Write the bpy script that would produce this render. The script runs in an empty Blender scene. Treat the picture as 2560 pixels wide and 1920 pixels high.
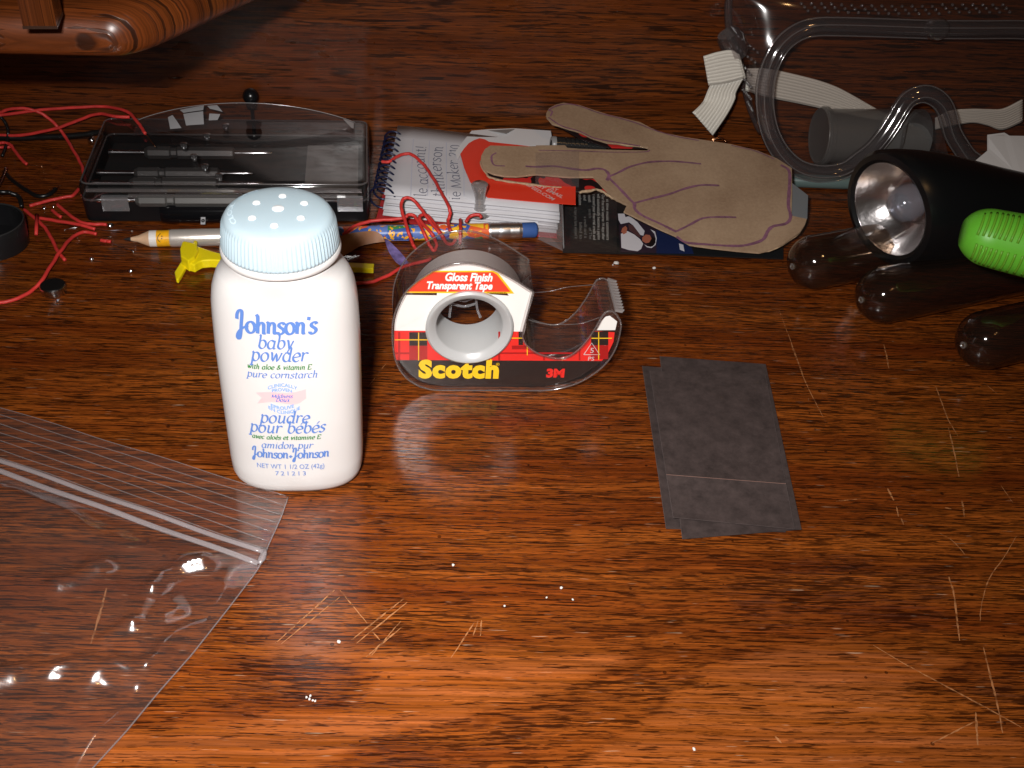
import bpy, bmesh, math, random
from mathutils import Vector, Matrix, noise
random.seed(7)
sc = bpy.context.scene
COL = sc.collection

# ------------------------------------------------------------------ camera
FPX, PITCH, ROLL, CAMH = 2750.0, math.radians(39), math.radians(4.6), 0.290
FW = Vector((0, math.cos(PITCH), -math.sin(PITCH)))
_dn = Vector((0, -math.sin(PITCH), -math.cos(PITCH)))
IX = math.cos(ROLL) * Vector((1, 0, 0)) - math.sin(ROLL) * _dn
IY = math.sin(ROLL) * Vector((1, 0, 0)) + math.cos(ROLL) * _dn
CP = Vector((0, 0, CAMH))
cd = bpy.data.cameras.new('camera'); cam = bpy.data.objects.new('camera', cd); COL.objects.link(cam)
M = Matrix.Identity(4)
for i in range(3):
    M[i][0], M[i][1], M[i][2], M[i][3] = IX[i], -IY[i], -FW[i], CP[i]
cam.matrix_world = M
cd.sensor_fit = 'HORIZONTAL'; cd.sensor_width = 36; cd.lens = 36 * FPX / 2560
cd.clip_start = 0.01; cd.clip_end = 20
sc.camera = cam

# ------------------------------------------------------------------ world and lamps
w = bpy.data.worlds.new('World'); sc.world = w; w.use_nodes = True
w.node_tree.nodes['Background'].inputs[0].default_value = (1.0, 0.72, 0.5, 1)
w.node_tree.nodes['Background'].inputs[1].default_value = 0.006
def area(name, loc, target, sx, sy, power, col):
    l = bpy.data.lights.new(name, 'AREA'); l.shape = 'RECTANGLE'; l.size = sx; l.size_y = sy
    l.energy = power; l.color = col
    o = bpy.data.objects.new(name, l); COL.objects.link(o); o.location = loc
    o.rotation_euler = (Vector(target) - Vector(loc)).to_track_quat('-Z', 'Y').to_euler()
    return o
FLASH = CP - IX * 0.034 - IY * 0.030 - FW * 0.004
area('camera_flash', FLASH, (-0.02, 0.262, 0.0), 0.024, 0.012, 1.08, (1.0, 0.97, 0.94)).data.spread = math.radians(98)
# the room's warm ceiling lamp, behind the photographer
area('ceiling_lamp', (0.50, -0.25, 1.25), (0.1, 0.4, 0), 0.05, 0.05, 0.9, (1.0, 0.55, 0.22))
sc.view_settings.view_transform = 'Standard'; sc.view_settings.look = 'None'
sc.view_settings.exposure = 0.0; sc.view_settings.gamma = 1.0
sc.view_settings.use_curve_mapping = False
cy = sc.cycles
cy.max_bounces = 14; cy.transparent_max_bounces = 40; cy.glossy_bounces = 6; cy.transmission_bounces = 10
cy.caustics_reflective = True; cy.caustics_refractive = False
cy.sample_clamp_indirect = 6.0; cy.blur_glossy = 0.3
cy.use_denoising = True

# ------------------------------------------------------------------ pixel -> place
def ray(p):
    return FW + IX * ((p[0] - 1280) / FPX) + IY * ((p[1] - 960) / FPX)
def G(p, z=0.0):                        # pixel on the level plane z
    d = ray(p); return CP + d * ((z - CAMH) / d.z)
def V(p, O, n):                         # pixel on the plane through O with normal n
    d = ray(p); return CP + d * ((O - CP).dot(n) / d.dot(n))
def crop(x0, y0, s):
    return lambda x, y: (x0 + x / s, y0 + y / s)
c1 = crop(0, 0, 2.304); c2 = crop(0, 220, 2.963); c3 = crop(180, 200, 2.765); c4 = crop(500, 440, 2.073)
c5 = crop(920, 580, 3.253); c6 = crop(840, 240, 3.318); c7 = crop(1340, 220, 3.072); c8 = crop(1700, 0, 2.572)
d1 = crop(1940, 340, 2.7645); d2 = crop(0, 980, 1.7645); d3 = crop(1560, 860, 3.19); d4 = crop(640, 1280, 1.907)
d5 = crop(1800, 860, 1.5645); b6 = crop(520, 760, 3.605); e2 = crop(280, 500, 6.9125); e3 = crop(840, 520, 6.9125)
e4 = crop(1380, 440, 6.9125)
Z = Vector((0, 0, 1))
WO = G((930, 369)); _wl = G((150, 356)); WU = (WO - _wl).normalized(); WN = Vector((WU.y, -WU.x, 0))   # WN faces the room
def Wp(p, off=0.0): return V(p, WO + WN * off, WN)
def onto(px, z, off=.0025):               # a pixel at height z, or resting against the back panel where that comes first
    p = G(px, z)
    return p if (p - WO).dot(WN) > off else V(px, WO + WN * off, WN)

# ------------------------------------------------------------------ materials
def newmat(name):
    m = bpy.data.materials.new(name); m.use_nodes = True
    nt = m.node_tree; nt.nodes.clear()
    out = nt.nodes.new('ShaderNodeOutputMaterial')
    return m, nt, out
def nd(nt, t, **kw):
    n = nt.nodes.new(t)
    for k, v in kw.items():
        if k.startswith('i_'):
            n.inputs[int(k[2:])].default_value = v
        else: setattr(n, k, v)
    return n
def lk(nt, a, b): nt.links.new(a, b)
_pc = {}
def pbr(name, col, rough=0.5, metal=0.0, spec=0.5, coat=0.0, coat_r=0.05, var=0.0, vscale=300, bump=0.0, bscale=800, sss=0.0, trans=0.0):
    if name in _pc: return _pc[name]
    m, nt, out = newmat(name)
    b = nd(nt, 'ShaderNodeBsdfPrincipled')
    b.inputs['Base Color'].default_value = (*col, 1); b.inputs['Roughness'].default_value = rough
    b.inputs['Metallic'].default_value = metal; b.inputs['Specular IOR Level'].default_value = spec
    b.inputs['Coat Weight'].default_value = coat; b.inputs['Coat Roughness'].default_value = coat_r
    if sss:
        b.inputs['Subsurface Weight'].default_value = sss
        b.inputs['Subsurface Radius'].default_value = (1, .8, .7); b.inputs['Subsurface Scale'].default_value = 0.002
    if trans: b.inputs['Transmission Weight'].default_value = trans
    tc = nd(nt, 'ShaderNodeTexCoord')
    if var:
        n = nd(nt, 'ShaderNodeTexNoise'); n.inputs['Scale'].default_value = vscale; n.inputs['Detail'].default_value = 5
        lk(nt, tc.outputs['Object'], n.inputs['Vector'])
        mr = nd(nt, 'ShaderNodeMapRange'); mr.inputs[1].default_value = .25; mr.inputs[2].default_value = .75
        mr.inputs[3].default_value = 1 - var; mr.inputs[4].default_value = 1 + var
        lk(nt, n.outputs[0], mr.inputs[0])
        mx = nd(nt, 'ShaderNodeVectorMath', operation='SCALE'); mx.inputs[0].default_value = col
        lk(nt, mr.outputs[0], mx.inputs['Scale']); lk(nt, mx.outputs[0], b.inputs['Base Color'])
    if bump:
        n = nd(nt, 'ShaderNodeTexNoise'); n.inputs['Scale'].default_value = bscale; n.inputs['Detail'].default_value = 4
        lk(nt, tc.outputs['Object'], n.inputs['Vector'])
        bp = nd(nt, 'ShaderNodeBump'); bp.inputs['Strength'].default_value = bump; bp.inputs['Distance'].default_value = 0.0003
        lk(nt, n.outputs[0], bp.inputs['Height']); lk(nt, bp.outputs[0], b.inputs['Normal'])
    lk(nt, b.outputs[0], out.inputs[0]); _pc[name] = m
    return m
def clear(name, tint=(.94, .94, .95), ior=1.5, rough=0.03, haze=0.0, hazecol=(.8, .8, .82), gain=1.0, bump=0.0, bscale=150, edge=None):
    """thin see-through plastic: light goes straight through, gloss by Fresnel, a little white haze"""
    if name in _pc: return _pc[name]
    m, nt, out = newmat(name)
    tr = nd(nt, 'ShaderNodeBsdfTransparent'); tr.inputs[0].default_value = (*tint, 1)
    gl = nd(nt, 'ShaderNodeBsdfGlossy'); gl.inputs['Roughness'].default_value = rough
    lf_ = nd(nt, 'ShaderNodeLayerWeight'); lf_.inputs[0].default_value = .5      # 1 - |cos|: the same from both sides of a sheet
    f0 = ((ior - 1) / (ior + 1)) ** 2 * 1.6
    pw = nd(nt, 'ShaderNodeMath', operation='POWER'); lk(nt, lf_.outputs['Facing'], pw.inputs[0]); pw.inputs[1].default_value = 5
    fr = nd(nt, 'ShaderNodeMath', operation='MULTIPLY_ADD'); lk(nt, pw.outputs[0], fr.inputs[0]); fr.inputs[1].default_value = 1 - f0; fr.inputs[2].default_value = f0
    src = tr.outputs[0]
    if edge:
        lw = nd(nt, 'ShaderNodeLayerWeight'); lw.inputs[0].default_value = .35
        mc = nd(nt, 'ShaderNodeMix', data_type='RGBA')
        mc.inputs[6].default_value = (*tint, 1); mc.inputs[7].default_value = (*edge, 1)
        lk(nt, lw.outputs['Facing'], mc.inputs[0]); lk(nt, mc.outputs[2], tr.inputs[0])
    if haze:
        df = nd(nt, 'ShaderNodeBsdfDiffuse'); df.inputs[0].default_value = (*hazecol, 1)
        mx = nd(nt, 'ShaderNodeMixShader'); mx.inputs[0].default_value = haze
        lk(nt, src, mx.inputs[1]); lk(nt, df.outputs[0], mx.inputs[2]); src = mx.outputs[0]
    mm = nd(nt, 'ShaderNodeMath', operation='MULTIPLY', use_clamp=True); mm.inputs[1].default_value = gain
    lk(nt, fr.outputs[0], mm.inputs[0])
    m2 = nd(nt, 'ShaderNodeMixShader'); lk(nt, mm.outputs[0], m2.inputs[0]); lk(nt, src, m2.inputs[1]); lk(nt, gl.outputs[0], m2.inputs[2])
    if bump:
        tc = nd(nt, 'ShaderNodeTexCoord')
        n = nd(nt, 'ShaderNodeTexNoise'); n.inputs['Scale'].default_value = bscale; n.inputs['Detail'].default_value = 3
        lk(nt, tc.outputs['Object'], n.inputs['Vector'])
        bp = nd(nt, 'ShaderNodeBump'); bp.inputs['Strength'].default_value = bump; bp.inputs['Distance'].default_value = 0.001
        lk(nt, n.outputs[0], bp.inputs['Height']); lk(nt, bp.outputs[0], gl.inputs['Normal']); lk(nt, bp.outputs[0], lf_.inputs['Normal'])
    lk(nt, m2.outputs[0], out.inputs[0]); _pc[name] = m
    return m
def wood(name, light, mid, dark, rot=0.0, vertical=False, pore=1.0, figure=False, rough=.3, poresc=(95, 1050), porethr=.60):
    """oak: long fibres, dark open pores, knots of figure; coordinates in metres, grain along local X"""
    m, nt, out = newmat(name)
    tc = nd(nt, 'ShaderNodeTexCoord'); mp = nd(nt, 'ShaderNodeMapping'); mp.inputs['Rotation'].default_value = (0, 0, -rot)
    lk(nt, tc.outputs['Object'], mp.inputs['Vector'])
    sp = nd(nt, 'ShaderNodeSeparateXYZ'); lk(nt, mp.outputs[0], sp.inputs[0])
    gx = sp.outputs['X']; gy = sp.outputs['Z'] if vertical else sp.outputs['Y']
    def noise2(sx, sy, detail=3, off=0.0, rough_=.55, wy=None):
        a = nd(nt, 'ShaderNodeMath', operation='MULTIPLY'); lk(nt, gx, a.inputs[0]); a.inputs[1].default_value = sx
        b = nd(nt, 'ShaderNodeMath', operation='MULTIPLY'); lk(nt, wy or gy, b.inputs[0]); b.inputs[1].default_value = sy
        c = nd(nt, 'ShaderNodeCombineXYZ'); lk(nt, a.outputs[0], c.inputs[0]); lk(nt, b.outputs[0], c.inputs[1]); c.inputs[2].default_value = off
        n = nd(nt, 'ShaderNodeTexNoise'); n.inputs['Scale'].default_value = 1; n.inputs['Detail'].default_value = detail
        n.inputs['Roughness'].default_value = rough_
        lk(nt, c.outputs[0], n.inputs['Vector']); return n.outputs[0]
    def math_(op, a, b, clamp=False):
        n = nd(nt, 'ShaderNodeMath', operation=op, use_clamp=clamp)
        for i, v in enumerate((a, b)):
            if v is None: continue
            if isinstance(v, (int, float)): n.inputs[i].default_value = v
            else: lk(nt, v, n.inputs[i])
        return n.outputs[0]
    def ramp(v, a, b, lo=0.0, hi=1.0, smooth=True):
        n = nd(nt, 'ShaderNodeMapRange', interpolation_type='SMOOTHSTEP' if smooth else 'LINEAR')
        lk(nt, v, n.inputs[0]); n.inputs[1].default_value = a; n.inputs[2].default_value = b
        n.inputs[3].default_value = lo; n.inputs[4].default_value = hi; return n.outputs[0]
    def mixc(f, a, b):
        n = nd(nt, 'ShaderNodeMix', data_type='RGBA')
        if isinstance(f, (int, float)): n.inputs[0].default_value = f
        else: lk(nt, f, n.inputs[0])
        for i, v in ((6, a), (7, b)):
            if isinstance(v, tuple): n.inputs[i].default_value = (*v, 1)
            else: lk(nt, v, n.inputs[i])
        return n.outputs[2]
    # wavy grain
    warp = noise2(9, 22, 2, 3.1); wy = math_('ADD', gy, math_('MULTIPLY', math_('SUBTRACT', warp, .5), .005))
    broad = noise2(5, 70, 3, 7.7, wy=wy)
    band = noise2(11, 380, 4, 1.2, wy=wy)
    fibre = noise2(45, 1900, 4, 5.0, .65, wy=wy)
    porn = noise2(poresc[0], poresc[1], 2, 9.3, .6, wy=wy)
    porn2 = noise2(poresc[0] * 1.9, poresc[1] * 1.8, 2, 2.3, .6, wy=wy)
    c = mixc(ramp(broad, .32, .68), mid, light)
    c = mixc(math_('MULTIPLY', ramp(band, .40, .70), .42), c, tuple(.5 * (x + y) for x, y in zip(mid, dark)))
    fm = math_('MULTIPLY', ramp(fibre, .35, .7, .76, 1.18), ramp(noise2(7, 1000, 3, 15.5, .6, wy=wy), .34, .66, .66, 1.24))
    v = nd(nt, 'ShaderNodeVectorMath', operation='SCALE'); lk(nt, c, v.inputs[0]); lk(nt, fm, v.inputs['Scale']); c = v.outputs[0]
    dens = ramp(broad, .25, .75, .03, -.03)
    coarse_k = None
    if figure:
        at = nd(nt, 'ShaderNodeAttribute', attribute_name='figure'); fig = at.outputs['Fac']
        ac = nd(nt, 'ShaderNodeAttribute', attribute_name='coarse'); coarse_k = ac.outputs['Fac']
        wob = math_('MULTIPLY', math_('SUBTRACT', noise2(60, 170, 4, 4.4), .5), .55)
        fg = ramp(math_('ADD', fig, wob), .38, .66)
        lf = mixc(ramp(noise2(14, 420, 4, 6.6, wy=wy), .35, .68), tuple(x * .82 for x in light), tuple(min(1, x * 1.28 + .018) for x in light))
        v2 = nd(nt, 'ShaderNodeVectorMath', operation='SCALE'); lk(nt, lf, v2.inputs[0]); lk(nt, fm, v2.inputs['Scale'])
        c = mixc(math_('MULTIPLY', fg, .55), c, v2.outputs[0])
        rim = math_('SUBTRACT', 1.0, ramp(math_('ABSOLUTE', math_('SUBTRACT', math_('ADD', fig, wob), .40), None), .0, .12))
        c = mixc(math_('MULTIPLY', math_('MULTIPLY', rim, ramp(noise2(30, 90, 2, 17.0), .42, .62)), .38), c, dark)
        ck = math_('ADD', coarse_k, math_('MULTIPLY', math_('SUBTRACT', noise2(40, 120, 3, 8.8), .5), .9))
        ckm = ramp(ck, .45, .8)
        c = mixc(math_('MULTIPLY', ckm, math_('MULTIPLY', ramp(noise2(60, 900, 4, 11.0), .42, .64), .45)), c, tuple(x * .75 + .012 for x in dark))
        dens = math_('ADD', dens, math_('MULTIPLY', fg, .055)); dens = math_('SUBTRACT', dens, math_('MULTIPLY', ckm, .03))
    thr = math_('ADD', dens, porethr)
    pm = ramp(math_('SUBTRACT', porn, thr), -.01, .035)
    pm2 = math_('MULTIPLY', ramp(math_('SUBTRACT', porn2, math_('ADD', thr, .01)), -.01, .03), .8)
    pores = math_('MAXIMUM', pm, pm2)
    c = mixc(math_('MULTIPLY', pores, pore), c, tuple(x * .45 for x in dark))
    if figure:
        # worn pores that show pale, and small round dark pits
        fl = ramp(noise2(70, 1250, 2, 13.0, wy=wy), .69, .75)
        c = mixc(math_('MULTIPLY', fl, .42), c, (.60, .40, .26))
        vo = nd(nt, 'ShaderNodeTexVoronoi'); vo.inputs['Scale'].default_value = 150; lk(nt, mp.outputs[0], vo.inputs['Vector'])
        vs = nd(nt, 'ShaderNodeSeparateColor'); lk(nt, vo.outputs['Color'], vs.inputs[0])
        rad = ramp(vs.outputs[0], .35, 1.0, .0, .115, False)
        pit = math_('LESS_THAN', vo.outputs['Distance'], rad)
        c = mixc(math_('MULTIPLY', pit, .7), c, tuple(x * .5 for x in dark))
    b = nd(nt, 'ShaderNodeBsdfPrincipled'); lk(nt, c, b.inputs['Base Color'])
    rr = ramp(noise2(25, 60, 3, 21.0), .3, .7, rough * .85, rough * 1.25); lk(nt, rr, b.inputs['Roughness'])
    b.inputs['Specular IOR Level'].default_value = .5
    hgt = math_('SUBTRACT', math_('MULTIPLY', fibre, .2), pores)
    bp = nd(nt, 'ShaderNodeBump'); bp.inputs['Strength'].default_value = .10 if vertical else .28; bp.inputs['Distance'].default_value = .0004
    lk(nt, hgt, bp.inputs['Height']); lk(nt, bp.outputs[0], b.inputs['Normal'])
    lk(nt, b.outputs[0], out.inputs[0])
    return m

M_WHITE = pbr('white_plastic', (.62, .60, .59), .34, sss=.15, bump=.03, bscale=420, var=.02, vscale=60)
M_BLACK = pbr('black_plastic', (.006, .006, .007), .25)
M_RED = pbr('red_insulation', (.60, .038, .032), .48, var=.22, vscale=160, bump=.1)
M_BLKW = pbr('black_insulation', (.008, .008, .008), .3)
M_STEEL = pbr('bright_steel', (.78, .78, .8), .18, 1.0)
M_COPPER = pbr('bare_copper', (.85, .42, .22), .25, 1.0)
M_CLEAR = clear('clear_plastic', edge=(.72, .68, .68))
M_CLEARB = clear('clear_brittle_plastic', (.90, .88, .89), gain=1.5, rough=.05, edge=(.55, .5, .5))

# ------------------------------------------------------------------ geometry helpers
def origin(o):
    p = Vector((0, 0, 0))
    while o is not None: p += o.location; o = o.parent
    return p
def obj(name, verts, faces, mat, parent=None, smooth=False, loc=None, label=None, cat=None, group=None, kind=None):
    verts = [Vector(v) for v in verts]
    if parent is None:
        if loc is None:
            xs = [v.x for v in verts]; ys = [v.y for v in verts]; zs = [v.z for v in verts]
            loc = Vector(((min(xs) + max(xs)) / 2, (min(ys) + max(ys)) / 2, min(zs)))
        off = Vector(loc)
    else: off = origin(parent)
    me = bpy.data.meshes.new(name); me.from_pydata([v - off for v in verts], [], faces); me.update()
    if isinstance(mat, (list, tuple)):
        for x in mat: me.materials.append(x)
    else: me.materials.append(mat)
    if smooth: me.polygons.foreach_set('use_smooth', [True] * len(me.polygons))
    o = bpy.data.objects.new(name, me); COL.objects.link(o)
    if parent is None: o.location = off
    else: o.parent = parent
    if smooth == 'auto':
        mod = o.modifiers.new('edges', 'EDGE_SPLIT'); mod.split_angle = math.radians(40)
    if label: o['label'] = label
    if cat: o['category'] = cat
    if group: o['group'] = group
    if kind: o['kind'] = kind
    return o
def thing(name, label, cat, loc, group=None):
    o = bpy.data.objects.new(name, None); COL.objects.link(o); o.location = loc; o.empty_display_size = .01
    o['label'] = label; o['category'] = cat
    if group: o['group'] = group
    return o
def spline(pts, n=6, closed=False):
    pts = [Vector(p) for p in pts]; out = []; N = len(pts)
    if N < 3 and not closed: return pts
    rng = N if closed else N - 1
    for i in range(rng):
        p0 = pts[(i - 1) % N] if (closed or i > 0) else pts[0] * 2 - pts[1]
        p1 = pts[i]; p2 = pts[(i + 1) % N]
        p3 = pts[(i + 2) % N] if (closed or i + 2 < N) else pts[-1] * 2 - pts[-2]
        for k in range(n):
            t = k / n
            out.append(.5 * ((2 * p1) + (p2 - p0) * t + (2 * p0 - 5 * p1 + 4 * p2 - p3) * t * t + (3 * p1 - p0 - 3 * p2 + p3) * t ** 3))
    if not closed: out.append(pts[-1])
    return out
def tube_vf(pts, r, seg=8, cap=True, closed=False, flat=None):
    """r: number or list; flat=(kx,ky) squashes the section"""
    pts = [Vector(p) for p in pts]; N = len(pts); vs, fs = [], []
    up = None
    for i, p in enumerate(pts):
        a = pts[(i - 1) % N] if (closed or i > 0) else p; b = pts[(i + 1) % N] if (closed or i < N - 1) else p
        t = (b - a)
        t = t.normalized() if t.length > 1e-12 else Vector((1, 0, 0))
        if up is None:
            up = Z if abs(t.z) < .9 else Vector((1, 0, 0))
        x = t.cross(up)
        if x.length < 1e-6: x = t.cross(Vector((.3, .9, .1)))
        x.normalize(); y = x.cross(t).normalized(); up = y
        rr = r[i] if isinstance(r, (list, tuple)) else r
        kx, ky = flat or (1, 1)
        for k in range(seg):
            an = 2 * math.pi * k / seg
            vs.append(p + x * (rr * kx * math.cos(an)) + y * (rr * ky * math.sin(an)))
    rng = N if closed else N - 1
    for i in range(rng):
        for k in range(seg):
            j = (i + 1) % N
            fs.append((i * seg + k, i * seg + (k + 1) % seg, j * seg + (k + 1) % seg, j * seg + k))
    if cap and not closed:
        fs.append(tuple(range(seg - 1, -1, -1))); fs.append(tuple((N - 1) * seg + k for k in range(seg)))
    return vs, fs
def tube(name, pts, r, mat, parent=None, n=6, seg=8, **kw):
    v, f = tube_vf(spline(pts, n) if n > 1 else pts, r, seg)
    return obj(name, v, f, mat, parent, smooth=True, **kw)
def loft_vf(rings, cap0=True, cap1=True):
    n = len(rings[0]); vs = [v for r in rings for v in r]; fs = []
    for i in range(len(rings) - 1):
        for k in range(n):
            fs.append((i * n + k, i * n + (k + 1) % n, (i + 1) * n + (k + 1) % n, (i + 1) * n + k))
    if cap0: fs.append(tuple(range(n - 1, -1, -1)))
    if cap1: fs.append(tuple((len(rings) - 1) * n + k for k in range(n)))
    return vs, fs
def lathe_vf(O, ax, prof, seg=32, cap0=True, cap1=True, ref=None):
    """prof = [(radius, height along ax)]"""
    ax = Vector(ax).normalized(); ref = ref or (Z if abs(ax.z) < .9 else Vector((1, 0, 0)))
    x = ref.cross(ax).normalized(); y = ax.cross(x)
    rings = [[Vector(O) + ax * h + x * (r * math.cos(2 * math.pi * k / seg)) + y * (r * math.sin(2 * math.pi * k / seg)) for k in range(seg)] for r, h in prof]
    return loft_vf(rings, cap0, cap1)
def prism_vf(poly, d):
    """poly: list of points, d: thickness vector"""
    n = len(poly); vs = [Vector(p) for p in poly] + [Vector(p) + Vector(d) for p in poly]
    fs = [tuple(range(n - 1, -1, -1)), tuple(range(n, 2 * n))]
    fs += [(i, (i + 1) % n, n + (i + 1) % n, n + i) for i in range(n)]
    return vs, fs
def box_vf(O, u, v, w_):
    O, u, v, w_ = map(Vector, (O, u, v, w_))
    vs = [O, O + u, O + u + v, O + v, O + w_, O + u + w_, O + u + v + w_, O + v + w_]
    return vs, [(3, 2, 1, 0), (4, 5, 6, 7), (0, 1, 5, 4), (1, 2, 6, 5), (2, 3, 7, 6), (3, 0, 4, 7)]
def join(*parts):
    vs, fs = [], []
    for v, f in parts:
        o = len(vs); vs += list(v); fs += [tuple(i + o for i in q) for q in f]
    return vs, fs
def rrect(cx, cy, hw, hh, r, n=5):
    out = []
    for sx, sy, a0 in ((1, 1, 0), (-1, 1, 90), (-1, -1, 180), (1, -1, 270)):
        for k in range(n + 1):
            a = math.radians(a0 + 90 * k / n)
            out.append((cx + sx * (hw - r) + r * math.cos(a), cy + sy * (hh - r) + r * math.sin(a)))
    return out
def ribbon_vf(pts, normal, width, lift=0.0, step=0.0):
    """flat stroke along 3D points lying on a surface with the given normal (vector or function)"""
    pts = [Vector(p) for p in pts]; vs, fs = [], []; N = len(pts)
    for i, p in enumerate(pts):
        t = (pts[min(i + 1, N - 1)] - pts[max(i - 1, 0)])
        n = normal(p) if callable(normal) else normal
        s = n.cross(t)
        s = s.normalized() if s.length > 1e-12 else Vector((1, 0, 0))
        wd = width[i] if isinstance(width, (list, tuple)) else width
        vs += [p + s * wd / 2 + n * lift, p - s * wd / 2 + n * lift]
    for i in range(N - 1): fs.append((2 * i, 2 * i + 1, 2 * i + 3, 2 * i + 2))
    return vs, fs
# ---- lettering
def font_2d(body, size=1.0, shear=0.0, bold=0.0, xs=1.0, space=1.0):
    cu = bpy.data.curves.new('lettering', 'FONT'); cu.body = body; cu.size = size; cu.shear = shear
    cu.offset = bold; cu.space_character = space; cu.resolution_u = 3
    o = bpy.data.objects.new('lettering', cu); COL.objects.link(o)
    bpy.context.view_layer.update()
    me = bpy.data.meshes.new_from_object(o.evaluated_get(bpy.context.evaluated_depsgraph_get()))
    vs = [(v.co.x * xs, v.co.y) for v in me.vertices]; fs = [tuple(p.vertices) for p in me.polygons]
    bpy.data.objects.remove(o); bpy.data.curves.remove(cu); bpy.data.meshes.remove(me)
    return vs, fs
def fit(vs, x0, x1):
    a = min(v[0] for v in vs); b = max(v[0] for v in vs); k = (x1 - x0) / (b - a)
    return [(x0 + (v[0] - a) * k, v[1] * k) for v in vs]
def arc(cx, cy, rx, ry, a0, a1, n=10):
    return [(cx + rx * math.cos(math.radians(a0 + (a1 - a0) * i / n)), cy + ry * math.sin(math.radians(a0 + (a1 - a0) * i / n))) for i in range(n + 1)]
def glyphs():
    g = {}
    foot = lambda x: [(x, .12), (x + .05, .02), (x + .16, .03)]
    head = lambda x, y: [(x - .13, y - .07), (x, y)]
    stem = lambda x, y0, y1: head(x, y1) + [(x, y1 - .02), (x, y0 + .12)] + ([(x + .05, y0 + .02), (x + .17, y0 + .04)] if y0 == 0 else [(x, y0)])
    bowl = arc(.38, .5, .34, .5, 0, 360, 18)
    arch = lambda x: [(x, .6), (x + .1, .82)] + arc(x + .27, .72, .2, .26, 130, 0, 6) + [(x + .47, .15)]
    g['o'] = (.86, [bowl]); g['c'] = (.74, [arc(.4, .5, .34, .5, 50, 318, 14)])
    g['e'] = (.78, [[(.07, .47), (.4, .53), (.68, .6)] + arc(.4, .58, .3, .42, 5, 150, 8) + arc(.4, .5, .35, .5, 165, 318, 9)])
    g['a'] = (.88, [arc(.36, .5, .31, .5, 40, 330, 14), [(.68, 1.0), (.66, .15), (.72, .02), (.86, .06)]])
    g['d'] = (.9, [arc(.37, .5, .32, .5, 40, 330, 14), [(.57, 1.5), (.69, 1.57), (.68, .15), (.74, .02), (.88, .06)]])
    g['b'] = (.84, [head(.13, 1.57) + [(.12, .2)], arc(.42, .5, .32, .5, 155, -170, 16)])
    g['p'] = (.86, [head(.15, 1.0) + [(.12, -.5)], [(-.06, -.5), (.3, -.5)], arc(.43, .5, .32, .5, 150, -160, 16)])
    g['h'] = (.88, [head(.12, 1.57) + [(.12, .0)], arch(.13) + [(.62, .04), (.78, .04)]])
    g['n'] = (.88, [head(.12, 1.0) + [(.12, .0)], arch(.13) + [(.64, .04), (.79, .05)]])
    g['m'] = (1.34, [head(.12, 1.0) + [(.12, .0)], arch(.13) + [(.6, 0)], arch(.6) + [(1.1, .04), (1.25, .05)]])
    g['r'] = (.62, [head(.12, 1.0) + [(.12, .0)], [(.13, .6), (.22, .84), (.36, .98), (.54, .94), (.56, .84)]])
    g['i'] = (.42, [stem(.16, 0, 1.0), [(.14, 1.34), (.2, 1.44)]]); g['l'] = (.4, [stem(.16, 0, 1.57)])
    g['t'] = (.54, [[(.2, 1.32), (.18, .2), (.24, .03), (.4, .02), (.5, .12)], [(.0, .97), (.46, .97)]])
    g['u'] = (.9, [head(.14, 1.0) + [(.13, .3)] + arc(.33, .26, .2, .25, 180, 300, 7) + [(.62, .4)], [(.66, 1.0), (.65, .15), (.71, .02), (.84, .06)]])
    g['v'] = (.74, [[(.0, .96), (.12, .98), (.32, .0), (.6, .8), (.62, 1.0)]])
    g['w'] = (1.16, [[(.0, .96), (.12, .98), (.3, .0), (.55, .95), (.72, .0), (1.02, .8), (1.04, 1.0)]])
    g['x'] = (.76, [[(.02, .97), (.16, .95), (.54, .04), (.68, .06)], [(.66, .98), (.06, .02)]])
    g['y'] = (.8, [[(.0, .96), (.14, .98), (.36, .05)], [(.66, 1.0), (.38, .02), (.2, -.42), (.02, -.48)]])
    g['s'] = (.64, [[(.54, .82), (.46, .96), (.3, 1.0), (.14, .9), (.12, .72), (.28, .56), (.46, .42), (.5, .22), (.36, .03), (.18, .0), (.04, .1), (.02, .2)]])
    g['g'] = (.8, [arc(.38, .6, .3, .4, 0, 360, 14), [(.68, 1.0), (.66, -.2), (.5, -.46), (.2, -.46), (.04, -.3)]])
    g['k'] = (.78, [head(.12, 1.57) + [(.12, 0)], [(.62, .98), (.16, .5), (.6, .02), (.74, .05)]])
    g['f'] = (.52, [[(.6, 1.45), (.46, 1.57), (.3, 1.45), (.22, 0)], [(.02, .97), (.48, .97)]])
    g['E'] = (.95, [[(.12, 1.45), (.12, 0)], [(.0, 1.45), (.8, 1.45), (.82, 1.2)], [(.12, .75), (.62, .75)], [(.0, 0), (.8, 0), (.86, .28)]])
    g['M'] = (1.3, [[(.1, 0), (.14, 1.42), (.6, .1), (1.1, 1.42), (1.12, 0)]]); g['D'] = (1.05, [[(.14, 1.42), (.14, 0)] + arc(.2, .71, .72, .71, -90, 90, 10) + [(.0, 1.42)]])
    g['&'] = (1.0, [[(.9, .1), (.3, .95), (.3, 1.25), (.5, 1.35), (.62, 1.15), (.5, .9), (.14, .55), (.1, .25), (.3, .0), (.6, .1), (.86, .6)]])
    g['!'] = (.4, [[(.2, 1.5), (.18, .4)], [(.18, .12), (.2, .0)]])
    g['2'] = (.75, [[(.08, 1.1), (.2, 1.4), (.5, 1.4), (.58, 1.1), (.3, .5), (.04, 0), (.66, .02)]]); g['1'] = (.5, [[(.1, 1.2), (.28, 1.45), (.26, 0)]])
    g['0'] = (.8, [arc(.38, .7, .3, .7, 0, 360, 14)])
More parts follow.
